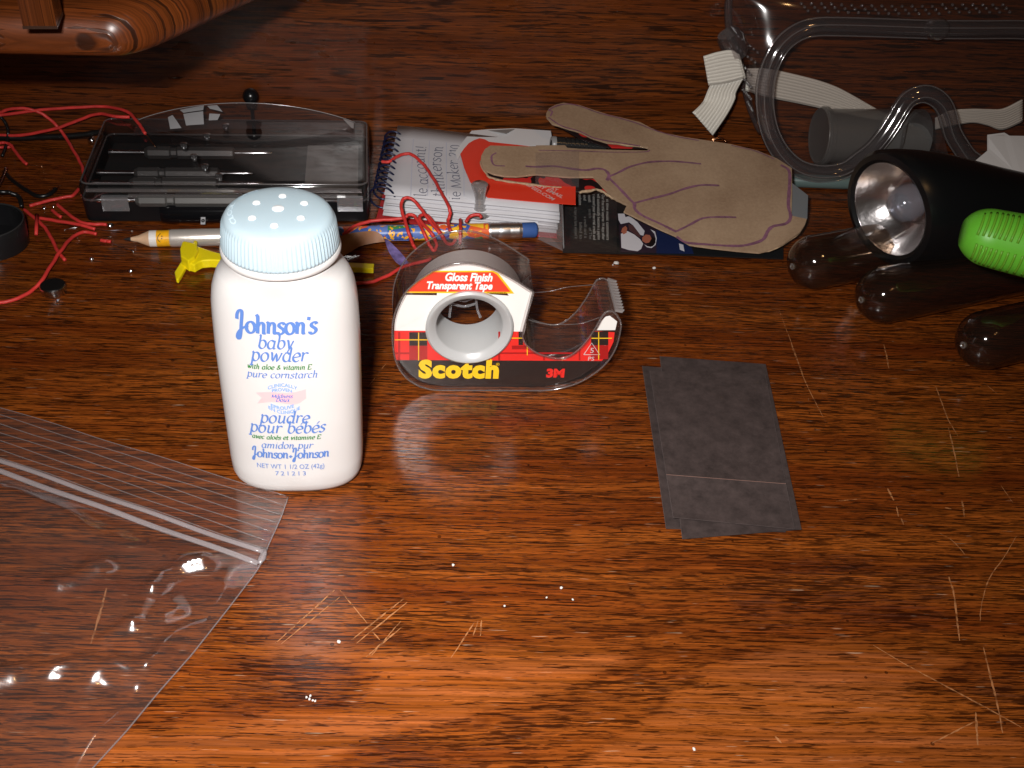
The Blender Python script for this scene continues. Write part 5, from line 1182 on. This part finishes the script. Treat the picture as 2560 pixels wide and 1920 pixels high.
    edge([c6(1200, 540), c6(1218, 598), c6(1262, 664), c6(1330, 690), c6(1500, 722), c6(1720, 752), c6(1870, 765)], -.0038, .0007); edge([c7(330, 803), c7(420, 788), c7(480, 780), c7(545, 815), c7(600, 852), c7(660, 880), c7(712, 905)], -.0036, .0008); edge([c7(80, 215), c7(130, 275), c7(220, 303), c7(350, 343), c7(450, 392), c7(550, 421)], -.0006, .0007); edge([c7(580, 425), c7(700, 440), c7(860, 458), c7(866, 478)], -.0006, .0006)
    edge([c7(675, 948), c7(850, 1034), c7(1070, 1134), c7(1180, 1202), c7(1350, 1228), c7(1715, 1263), c7(1900, 1200), c7(2030, 1105)], -.0007, .0006)
    v, f = prism_vf([H(p, -.0025) for p in (c7(150, 285), c7(350, 350), c7(560, 435), c7(780, 450), c7(860, 470), c7(560, 462), c7(350, 400))], Z * .0005); obj('red_underside', v, f, m2, root)
    # purple marker
    mp = pbr('purple_marker', (.20, .085, .135), .5, var=.35, vscale=350); nrm = Vector((0, -.08, 1)).normalized()
    lines = [([c7(-80, 600), c7(0, 605), c7(140, 600), c7(260, 618), c7(380, 630), c7(470, 618), c7(530, 630), c7(560, 670), c7(545, 710)], .0028), ([c7(560, 680), c7(640, 645), c7(720, 605), c7(860, 570), c7(1020, 562), c7(1150, 570), c7(1268, 582)], .0024), ([c7(560, 690), c7(650, 780), c7(720, 855), c7(755, 890), c7(760, 930), c7(820, 980), c7(950, 1040), c7(1080, 1105)], .0028),
             ([c7(760, 882), c7(880, 850), c7(1020, 815), c7(1150, 770), c7(1270, 745), c7(1408, 748)], .0026), ([c7(1080, 1100), c7(1180, 1050), c7(1280, 1000), c7(1400, 990), c7(1538, 992)], .0024), ([c7(1080, 1140), c7(1150, 1185), c7(1300, 1200), c7(1500, 1212), c7(1620, 1205), c7(1740, 1165), c7(1780, 1100), c7(1820, 1062), c7(1920, 1040), c7(1955, 990), c7(1938, 900), c7(1945, 780), c7(1945, 640), c7(1880, 590)], .0030),
             ([c7(110, 215), c7(125, 180), c7(100, 170), c7(150, 140), c7(240, 122), c7(340, 140), c7(480, 190), c7(620, 225), c7(780, 272), c7(900, 320), c7(1080, 372), c7(1250, 402)], .0016), ([c7(95, 225), c7(200, 292), c7(330, 330), c7(450, 385), c7(640, 420), c7(800, 445)], .0016), ([c7(20, 478), c7(300, 482), c7(560, 492), c7(830, 490), c7(875, 475)], .0012), ([c6(1330, 470), c6(1290, 500), c6(1310, 570), c6(1400, 580)], .0016), ([c7(1500, 440), c7(1680, 482), c7(1830, 545)], .0014)]
    for pts, wd in lines:
        # the marker lies on the sheet: sample the sheet height at each point
        q = spline([Vector((*p, 0)) for p in pts], 5); q = [H((x.x, x.y), .00022) for x in q]; rr = random.Random(4)
        v, f = ribbon_vf(q, nrm, [wd * .68 * rr.uniform(.7, 1.0) for _ in q]); obj('marker_line', v, f, mp, root)
    # bluish tape at the wrist and clear tape round the finger
    q = [c7(1966, 735), c7(2088, 830), c7(2082, 1004), c7(1964, 1000)]; v, f = prism_vf([H(p, -.0012) for p in q], Z * .0004); obj('wrist_tape', v, f, pbr('blue_grey_tape', (.16, .17, .18), .3), root)
    mt = clear('finger_tape', (.96, .95, .95), gain=1.3, rough=.15, haze=.05, hazecol=(.6, .58, .6), bump=.5, bscale=300)
    q = [c6(1655, 600), c6(1660, 668), c7(200, 682), c7(330, 690), c7(330, 720), c7(330, 768), c7(150, 762), c6(1700, 738), c6(1655, 735)]
    obj('finger_tape', [H(p, .0006) for p in (c6(1655, 470), c7(330, 480), c7(330, 684), c6(1655, 665))], [(0, 1, 2, 3)], mt, root)
    obj('finger_tape', [H(c6(1655, 667), .0004), H(c7(330, 686), .0004), H(c7(330, 770), -.004), H(c6(1655, 738), -.004)], [(0, 1, 2, 3)], mt, root)
hand()
# spool-shaped clear pin, ridged tube, spring
def bits():
    O = G(c6(1196, 985), .0052); v, f = lathe_vf(O, Vector((-.06, 0, 1)), [(.0050, 0), (.0052, .0006), (.0050, .0016), (.0036, .0022), (.0032, .0034), (.0025, .007), (.0025, .0095), (.0034, .0135), (.0041, .0160), (.0042, .0172), (.0036, .0177)], 28)
    o = obj('push_pin', v, f, clear('pin_plastic', (.66, .64, .64), gain=2.4, rough=.14, haze=.30, hazecol=(.55, .53, .52), bump=.2, bscale=400), smooth='auto', label='translucent grey spool-shaped push pin standing at the notepad edge', cat='push pin')
    obj('copper_winding', *tube_vf([O + Vector((math.cos(a * .7) * .0022, math.sin(a * .7) * .0022, -.0006 - a * .00012)) for a in range(36)], .00028, 5), M_COPPER, o, smooth=True)
    A = G(c7(118, 430), .0205); B_ = G(c7(560, 458), .0185); ax = (B_ - A).normalized(); L_ = (B_ - A).length
    prof = [(.0026, .0005), (.0036, 0), (.0041, .0003)]; s = .006
    while s < L_ - .002: prof += [(.0041, s), (.0041, s + .0009), (.0034, s + .0010), (.0034, s + .0017), (.0041, s + .0018)]; s += .0024
    o = obj('ridged_tube', *lathe_vf(A, ax, prof, 20), pbr('ridged_black', (.015, .015, .015), .25), smooth='auto', label='black ridged tube poking out under the cardboard thumb', cat='tube')
    obj('grey_end_ring', *lathe_vf(A, ax, [(.0022, -.0002), (.0038, -.0003), (.00425, .0004), (.00425, .0022)], 20, False, False), pbr('grey_ring', (.22, .22, .22), .35), o, smooth='auto')
    c = Wp(c7(1402, 412), .006); pts = [c + WU * (.0042 * math.cos(a * .5)) + Z * (.0022 * math.sin(a * .5)) + WN * (a * .00006 - .001) for a in range(40)]
    obj('copper_spring', *tube_vf(pts, .0003, 6), M_COPPER, smooth=True, label='small copper wire coil behind the cardboard hand below the elastic tail', cat='spring')
bits()

# ================================================================== SAFETY GOGGLES
def goggles():
    base = G((2069, 439), .008); lean = math.radians(14); n = (WN * math.cos(lean) + Z * math.sin(lean)).normalized()
    root = thing('safety_goggles', 'clear plastic safety goggles leaning against the back panel, upper right', 'goggles', Vector((base.x, base.y, 0)))
    Fp = lambda x, y, l=0.0: V(c8(x, y), base, n) + n * l
    left = [(1150, 1022), (1080, 1075), (1000, 1105), (880, 1112), (760, 1080), (665, 1005), (595, 900), (555, 780), (540, 650), (550, 510), (590, 385), (655, 280), (750, 205), (860, 172), (1000, 168), (1300, 176), (1600, 186), (1900, 188), (2212, 190), (2400, 230)]
    right = [(2560, 330), (2620, 480), (2640, 650), (2600, 830), (2500, 990), (2350, 1090), (2200, 1120), (2050, 1110), (1950, 1070), (1850, 1010)]
    bridge = [(1790, 930), (1745, 850), (1715, 740), (1680, 665), (1620, 615), (1550, 600), (1470, 630), (1420, 690), (1370, 775), (1300, 880), (1230, 960)]
    loop = spline([Fp(*q) for q in left + right + bridge], 5, closed=True)
    for p in loop: p.z = max(p.z, .0065)
    mf = clear('goggle_frame_plastic', (.80, .78, .79), gain=1.6, rough=.07, haze=.045, hazecol=(.6, .55, .56), edge=(.58, .54, .55)); mlens = clear('goggle_lens_plastic', (.90, .87, .86), gain=.8, rough=.03, haze=.012, bump=.05, bscale=30)
    obj('frame_rim', *tube_vf(loop, .0048, 14, closed=True, flat=(1, 1)), mf, root, smooth=True)
    obj('frame_bead', *tube_vf([p + n * .0034 + (sum(loop, Vector()) / len(loop) - p).normalized() * .0024 for p in loop], .0009, 8, closed=True), mf, root, smooth=True)
    cen_ = sum(loop, Vector()) / len(loop); mge = clear('goggle_highlight_haze', (.86, .84, .84), gain=2.6, rough=.10, haze=.12, hazecol=(.62, .58, .58))
    tang = [(loop[(i + 1) % len(loop)] - loop[i - 1]).normalized() for i in range(len(loop))]; sd = [n.cross(t_).normalized() for t_ in tang]
    for k_ in (-.0045, .0045, .0012): obj('frame_edge_highlight', *tube_vf([p + q * k_ + n * (.0020 if abs(k_) > .003 else .0049) for p, q in zip(loop, sd)], .00042, 6, closed=True), mge, root, smooth=True)  # added hazy tubes that draw the rim's light edge lines as geometry
    # lens, filled triangle by triangle
    bm = bmesh.new(); vv = [bm.verts.new(p - origin(root)) for p in loop]; bm.faces.new(vv); bmesh.ops.triangulate(bm, faces=bm.faces[:]); me = bpy.data.meshes.new('lens'); bm.to_mesh(me); bm.free(); me.materials.append(mlens)
    ln = bpy.data.objects.new('lens', me); COL.objects.link(ln); ln.parent = root
    # soft skirt running back to the panel
    fr = [(560, 900), (530, 780), (512, 650), (515, 510), (552, 385), (620, 270), (720, 190), (850, 150), (1000, 148), (1300, 155), (1600, 160), (1900, 160), (2250, 165)]
    bk = [(520, 850), (455, 700), (400, 480), (372, 330), (330, 250), (312, 140), (315, 0), (360, -90), (600, -120), (1000, -60), (1500, -30), (2000, -60), (2400, -110)]
    f_, b_ = spline([Fp(*q, -.002) for q in fr], 5), spline([Wp(c8(*q), .003) for q in bk], 5)
    vs = []; K = 6
    for a, b in zip(f_, b_): vs += [a.lerp(b, k / K) + n * .003 * math.sin(math.pi * k / K) for k in range(K + 1)]
    obj('skirt', vs, [((K + 1) * i + k, (K + 1) * i + k + 1, (K + 1) * (i + 1) + k + 1, (K + 1) * (i + 1) + k) for i in range(len(f_) - 1) for k in range(K)], clear('goggle_skirt_plastic', (.80, .76, .76), gain=1.2, rough=.12, haze=.03, hazecol=(.5, .45, .45)), root, smooth=True)
    obj('skirt_edge', *tube_vf(b_, .0022, 8), mf, root, smooth=True)
    # rows of little vent pips
    mb = clear('pip_plastic', (.85, .83, .83), gain=3.2, rough=.1, haze=.12)
    def pip(p, r=.0009):
        v, f = lathe_vf(p, n, [(r, -.0006), (r * .95, .0002), (r * .6, .0009), (r * .1, .0011)], 8); obj('vent_pip', v, f, mb, root, smooth=True)
    for i in range(21):
        x = 830 + i * 66; y = 40 + (18 if 3 < i < 14 else 8) * math.sin(min(1, i / 10) * 1.5)
        for k in range(3): pip(Fp(x + k * 22, y + k * 24, -.012))
    for a, b in (((410, 250), (535, 355)), ((400, 330), (520, 420)), ((402, 400), (490, 500)), ((425, 505), (490, 580)), ((440, 600), (492, 660)), ((470, 680), (500, 735))):
        for k in range(6): pip(Fp(a[0] + (b[0] - a[0]) * k / 5, a[1] + (b[1] - a[1]) * k / 5, -.010), .0008)
    # nose piece and top stud
    nb = [(1420, 900), (1450, 760), (1500, 700), (1560, 690), (1620, 720), (1660, 800), (1690, 930), (1720, 1040)]
    a_, b2 = spline([Fp(*q, .004) for q in nb], 4), spline([Fp(x + (1560 - x) * .12, y + 130, -.010) for x, y in nb], 4)
    for p in b2: p.z = max(p.z, .004)
    vs = []
    for a, b in zip(a_, b2): vs += [a, a.lerp(b, .5) + n * .002, b]
    obj('nose_piece', vs, [(3 * i + k, 3 * i + k + 1, 3 * i + 4 + k, 3 * i + 3 + k) for i in range(len(a_) - 1) for k in range(2)], mf, root, smooth=True)
    c = Fp(1625, 178, .006); v, f = lathe_vf(c, n, [(.0060, -.003), (.0060, .0), (.0052, .0022), (.003, .003), (.0005, .0031)], 20); obj('top_stud', v, f, clear('stud_plastic', (.92, .9, .9), gain=2.0, rough=.06, haze=.02), root, smooth='auto')
    v, f = lathe_vf(Wp(c8(335, 275), .014), (Wp(c8(390, 420), .014) - Wp(c8(335, 275), .014)), [(.0060, -.006), (.0070, -.004), (.0070, .006), (.0060, .008)], 18); obj('strap_lug', v, f, mf, root, smooth='auto')
    # elastic strap
    me_ = newmat('white_elastic'); m, nt, o_ = me_; b = nd(nt, 'ShaderNodeBsdfPrincipled'); b.inputs['Roughness'].default_value = .85; b.inputs['Base Color'].default_value = (.56, .53, .48, 1)
    uv = nd(nt, 'ShaderNodeAttribute', attribute_name='across'); mu = nd(nt, 'ShaderNodeMath', operation='MULTIPLY'); lk(nt, uv.outputs['Fac'], mu.inputs[0]); mu.inputs[1].default_value = 2 * math.pi * 9
    sn = nd(nt, 'ShaderNodeMath', operation='SINE'); lk(nt, mu.outputs[0], sn.inputs[0]); r = nd(nt, 'ShaderNodeMapRange'); r.inputs[1].default_value = -1; r.inputs[2].default_value = -.2; lk(nt, sn.outputs[0], r.inputs[0])
    mx = nd(nt, 'ShaderNodeMix', data_type='RGBA'); lk(nt, r.outputs[0], mx.inputs[0]); mx.inputs[6].default_value = (.55, .52, .46, 1); mx.inputs[7].default_value = (.72, .69, .62, 1); lk(nt, mx.outputs[2], b.inputs['Base Color'])
    bp = nd(nt, 'ShaderNodeBump'); bp.inputs['Strength'].default_value = .3; bp.inputs['Distance'].default_value = .0004; lk(nt, sn.outputs[0], bp.inputs['Height']); lk(nt, bp.outputs[0], b.inputs['Normal']); lk(nt, b.outputs[0], o_.inputs[0])
    strap = bpy.data.objects.new('elastic_strap', None); COL.objects.link(strap); strap.parent = root
    def band(name, top, bot, K=12):
        t_, b_ = spline(top, 5), spline(bot, 5); q = min(len(t_), len(b_)); vs, ac = [], []
        for i in range(q):
            for k in range(K + 1): vs.append(t_[i].lerp(b_[i], k / K)); ac.append(k / K)
        ob = obj(name, vs, [((K + 1) * i + k, (K + 1) * i + k + 1, (K + 1) * (i + 1) + k + 1, (K + 1) * (i + 1) + k) for i in range(q - 1) for k in range(K)], m, strap, smooth=True)
        at = ob.data.attributes.new('across', 'FLOAT', 'POINT'); at.data.foreach_set('value', ac); md = ob.modifiers.new('t', 'SOLIDIFY'); md.thickness = .0012; md.offset = 0
    wq = lambda l, o: [Wp(c8(*q), o) for q in l]
    band('strap_band', wq([(430, 440), (540, 440), (640, 456), (780, 488), (900, 520), (1010, 560), (1110, 612), (1250, 692), (1380, 762), (1500, 800)], .009), wq([(420, 580), (520, 610), (610, 632), (750, 660), (880, 688), (1000, 715), (1100, 738), (1220, 762), (1340, 776), (1500, 812)], .009))
    band('strap_band', wq([(1640, 760), (1740, 712), (1880, 700), (1980, 702), (2080, 698), (2200, 640)], .010), wq([(1640, 830), (1760, 804), (1880, 786), (1980, 805), (2070, 832), (2200, 780)], .010))
    band('strap_fold', wq([(150, 362), (240, 335), (330, 322), (372, 345)], .020) , wq([(182, 546), (270, 536), (340, 520), (412, 498)], .020), 12)
    band('strap_fold', [Wp(c8(372, 346), .0198), Wp(c8(385, 380), .016), Wp(c8(375, 400), .012)], [Wp(c8(412, 498), .0198), Wp(c8(420, 505), .016), Wp(c8(400, 500), .012)], 8)
    band('strap_tail', [Wp(c8(*q), o) for q, o in (((405, 505), .018), ((360, 592), .018), ((352, 640), .019), ((300, 740), .022), ((210, 872), .026))], [Wp(c8(*q), o) for q, o in (((195, 545), .018), ((175, 590), .018), ((150, 650), .019), ((125, 680), .022), ((82, 722), .026))])
goggles()

# ================================================================== THINGS AT THE RIGHT
def right_side():
    # frosted canister behind the goggles
    R_ = .0162; c = V(c8(892, 878), WO + WN * (R_ + .0012), WN); ax = (WU + WN * -.0).normalized(); ax = Matrix.Rotation(math.radians(2.0), 3, 'Z') @ ax
    m = clear('frosted_canister', (.52, .51, .50), gain=1.0, rough=.3, haze=.30, hazecol=(.32, .31, .30), edge=(.45, .44, .43))
    c.z = max(c.z, R_ + .0045)
    o = obj('frosted_canister', *lathe_vf(c, ax, [(.0005, .0004), (R_ - .003, .0004), (R_ - .0012, 0), (R_, .0012), (R_, .0035), (R_ - .0012, .0042), (R_ - .0014, .060), (.001, .060)], 40), m, smooth='auto', label='frosted grey plastic canister lying behind the goggles lens', cat='canister')
    obj('lid_ring', *tube_vf([c + ax * .0004 + (WN * math.cos(a * math.pi / 18) + Z * math.sin(a * math.pi / 18)) * (R_ - .0012) for a in range(36)], .0007, 6, closed=True), clear('canister_ring', (.6, .59, .58), haze=.4, hazecol=(.25, .24, .23), rough=.3), o, smooth=True)
    # teal pen on which the goggles rest
    a, b = G(d1(-40, 300), .0038), G(d1(560, 325), .0038); axp = (b - a).normalized(); L_ = (b - a).length
    obj('teal_pen', *lathe_vf(a, axp, [(.0026, 0), (.0037, .0015), (.0037, L_ - .01), (.0034, L_)], 20), pbr('teal_plastic', (.10, .145, .14), .35), smooth='auto', label='grey-teal pen lying under the goggles between cardboard hand and flashlight', cat='pen')
    # three brown see-through tubes with rounded ends
    mb = clear('brown_tube_plastic', (.82, .73, .63), gain=1.5, rough=.06, haze=.03, hazecol=(.16, .14, .11), edge=(.50, .42, .35))
    mi = clear('tube_inner_plastic', (.92, .88, .84), gain=.8, rough=.08)
    R2 = .0132; dirv = Vector((math.cos(math.radians(25)), math.sin(math.radians(25)), 0))
    for (px, ln, lab) in (((270, 872), .036, 'brown see-through round-ended tube nearest the cardboard hand'), ((748, 1100), .095, 'brown see-through round-ended tube under the flashlight lens, middle of three'), ((1455, 1408), .095, 'brown see-through round-ended tube nearest the viewer at the right edge')):
        O = G(d1(*px), R2); ends = [(R2 * math.sin(math.radians(t)), -R2 * math.cos(math.radians(t))) for t in range(4, 91, 8)]
        t = thing('rounded_tube', lab, 'plastic tube', O - Z * R2, 'brown rounded tubes under the flashlight')
        obj('tube_wall', *lathe_vf(O, dirv, ends + [(R2, ln * .5), (R2, ln)], 40, True, True), mb, t, smooth='auto')
        ri = R2 - .0022; ends = [(ri * math.sin(math.radians(q)), -ri * math.cos(math.radians(q))) for q in range(4, 91, 8)]
        obj('tube_bore', *lathe_vf(O, dirv, ends + [(ri, ln * .5), (ri, ln - .001)], 32, True, True), mi, t, smooth='auto')
        obj('moulding_nub', *lathe_vf(O - dirv * R2 * .985, -dirv, [(.0016, -.0008), (.0016, .0003), (.0011, .0005), (.0007, .0001)], 14), clear('nub_plastic', (.6, .56, .52), gain=3, rough=.2, haze=.25, hazecol=(.4, .38, .36)), t, smooth='auto')
    # flashlight
    C = G(d1(772, 512), .0410); vd = ray(d1(772, 512)).normalized(); e1 = (IX - vd * IX.dot(vd)).normalized(); e2_ = (-IY + vd * IY.dot(vd)).normalized(); ax = (vd * math.cos(math.radians(50)) + (e1 * .93 + e2_ * .37) * math.sin(math.radians(50))).normalized(); root = thing('flashlight', 'black flashlight with chrome reflector pointing left, lying over the brown tubes', 'flashlight', Vector((C.x, C.y, .013)))
    RB = .0280; mk = pbr('flashlight_black', (.005, .0055, .006), .3)
    ax2 = (G(d1(1714, 545), .0330) - C).normalized()
    def hring(r, t, k):
        nn = ax.lerp(ax2, k).normalized(); x = nn.cross(Z).normalized(); y = x.cross(nn); c_ = C + ax * min(t, .004) + ax2 * max(0, t - .004)
        return [c_ + x * (r * math.cos(2 * math.pi * q / 56)) + y * (r * math.sin(2 * math.pi * q / 56)) for q in range(56)]
    v, f = loft_vf([hring(RB * r, t, k) for r, t, k in ((.80, .0006, 0), (.86, -.0006, 0), (.95, .0, 0), (1.0, .003, 0), (1.0, .009, .1), (.985, .018, .3), (.93, .030, .6), (.84, .044, .85), (.75, .058, 1), (.68, .072, 1), (.63, .086, 1), (.60, .100, 1), (.59, .135, 1), (.5, .138, 1))], False, True)
    obj('head', v, f, mk, root, smooth='auto')
    rl = RB * .81
    obj('reflector', *lathe_vf(C, ax, [(rl, .0012), (rl * .93, .004), (rl * .82, .0085), (rl * .66, .0130), (rl * .48, .0160), (rl * .30, .0175), (.0008, .018)], 40, False, True), pbr('chrome_reflector', (.93, .90, .90), .22, 1.0, bump=.6, bscale=300), root, smooth=True)
    obj('bulb_lens', *lathe_vf(C + ax * .0165, -ax, [(.0088, 0), (.0092, .002), (.0090, .007), (.0076, .0105), (.0052, .0130), (.0022, .0143), (.0003, .0146)], 28), clear('bulb_glass', (.80, .82, .86), gain=3.6, rough=.05, haze=.22, hazecol=(.62, .64, .72), edge=(.35, .35, .4)), root, smooth=True)
    obj('bulb_collar', *lathe_vf(C + ax * .0160, -ax, [(.0104, 0), (.0106, .0016), (.0094, .0022)], 28, False, False), pbr('collar_chrome', (.7, .7, .72), .2, 1.0), root, smooth='auto')
    obj('lens_ring', *tube_vf([C + ax * .0012 + (ax.orthogonal().normalized() * math.cos(k * math.pi / 24) + ax.cross(ax.orthogonal().normalized()) * math.sin(k * math.pi / 24)) * rl for k in range(48)], .0004, 6, closed=True), pbr('ring_chrome', (.5, .48, .48), .2, 1.0), root, smooth=True)
    obj('front_glass', *lathe_vf(C, ax, [(rl, .0006), (.0005, .0006)], 40, False, True), clear('flash_glass', (.95, .94, .94), gain=.7, rough=.02), root)
    # green ribbed grip
    mg = pbr('green_rubber', (.14, .52, .035), .42, sss=.1, bump=.05); pts = spline([G(d1(x, y), z) for x, y, z in ((1290, 668, .056), (1420, 690, .056), (1560, 722, .0555), (1760, 765, .055), (2000, 815, .0545))], 8)
    ax0 = (pts[3] - pts[0]).normalized(); acc = 0; rad = []; 
    for i, p in enumerate(pts):
        if i: acc += (p - pts[i - 1]).length
        q = acc / .014; rad.append(.0121 * (math.sqrt(max(0, 1 - (1 - min(1, q + .12)) ** 2.2)) if q < 1 else 1) + .00002 * i + max(0, acc - .012) * .035)
    gt = thing('ribbed_grip', 'bright green ribbed rubber grip on the brown tubes beside the flashlight', 'grip', pts[0] - Z * .012)
    v, f = tube_vf(pts, rad, 36, flat=(1, 1.0)); obj('grip_body', v, f, mg, gt, smooth=True)
    # ribs moulded across the top and along the lower side
    def frame(i):
        t = (pts[min(i + 1, len(pts) - 1)] - pts[max(i - 1, 0)]).normalized(); x = t.cross(Z).normalized(); y = x.cross(t).normalized(); return t, x, y
    mgr = pbr('green_rib', (.15, .40, .025), .45)
    for i in range(5, len(pts) - 1, 2):
        t, x, y = frame(i); r = rad[i]
        for a0, a1 in ((28, 88), (-42, 8)):
            q = [pts[i] + t * (.0022 * (k / 6 - .5) * (1 if a0 > 0 else -.3)) + x * (math.cos(math.radians(a0 + (a1 - a0) * k / 6)) * (r + .0001)) + y * (math.sin(math.radians(a0 + (a1 - a0) * k / 6)) * (r + .0001)) for k in range(7)]
            obj('rib', *tube_vf(q, .00055, 6), mgr, gt, smooth=True)
    # white card at the right edge
    z = .047; P = [G(c8(*q), zz) for q, zz in (((1975, 870), .050), ((2085, 856), .050), ((2118, 876), .050), ((2420, 880), .050), ((2460, 1260), .043), ((2212, 1185), .044), ((1868, 1062), .045), ((1975, 972), .047))]
    v, f = prism_vf(P, Z * .0003); obj('white_card', v, f, pbr('white_card', (.72, .71, .71), .6, bump=.03), label='white paper card with clipped corner behind the flashlight at the right edge', cat='card')
right_side()

# ================================================================== CRUMBS
def crumbs():
    mw = pbr('white_crumb', (.58, .55, .52), .8); rnd = random.Random(9)
    def crumb(px, r, lab, sx=1.0, mat=mw):
        O = G(px); bm = bmesh.new(); bmesh.ops.create_icosphere(bm, subdivisions=1, radius=r)
        r *= .8
        for v in bm.verts: v.co = Vector((v.co.x * sx * .8, v.co.y, v.co.z * .6)) * rnd.uniform(.75, 1.25)
        lo = min(v.co.z for v in bm.verts); vs = [v.co + O - Z * lo for v in bm.verts]; fs = [tuple(v.index for v in f.verts) for f in bm.faces]; bm.free()
        obj('crumb', vs, fs, mat, label=lab, cat='crumb', group='white crumbs on the desk')
    crumb(e4(1115, 1525), .0013, 'larger white crumb on the desk just below the photo on the leaflet', 1.5); crumb(e4(1050, 1545), .0005, 'tiny white crumb touching the larger one below the leaflet'); crumb(e4(1765, 1600), .0009, 'white crumb on the desk right of the larger one below the leaflet', 1.4)
    for q, r, lab in (((940, 257), .0007, 'white crumb on bare desk below the tape dispenser reflection'), ((1455, 365), .0007, 'roundest white crumb left of the paper slips'), ((1385, 410), .0004, 'tiny white crumb left of the roundest crumb'), ((1510, 420), .0005, 'white crumb lower right of the roundest crumb'), ((1185, 450), .0005, 'white crumb farthest left in the group below the slips'), ((395, 622), .0008, 'pale crumb between the zigzag scratches'), ((2088, 1133), .0007, 'white crumb near the bottom edge right of centre')):
        crumb(d4(*q), r, lab)
    for (dx, dy), w_ in zip(((0, 0), (16, 8), (-14, -8), (28, 10), (4, -14)), ('middle', 'lower middle', 'leftmost', 'rightmost', 'topmost')): crumb(d4(255 + dx, 893 + dy), .00045, w_ + ' speck of the glittery white powder cluster at lower left')
crumbs()
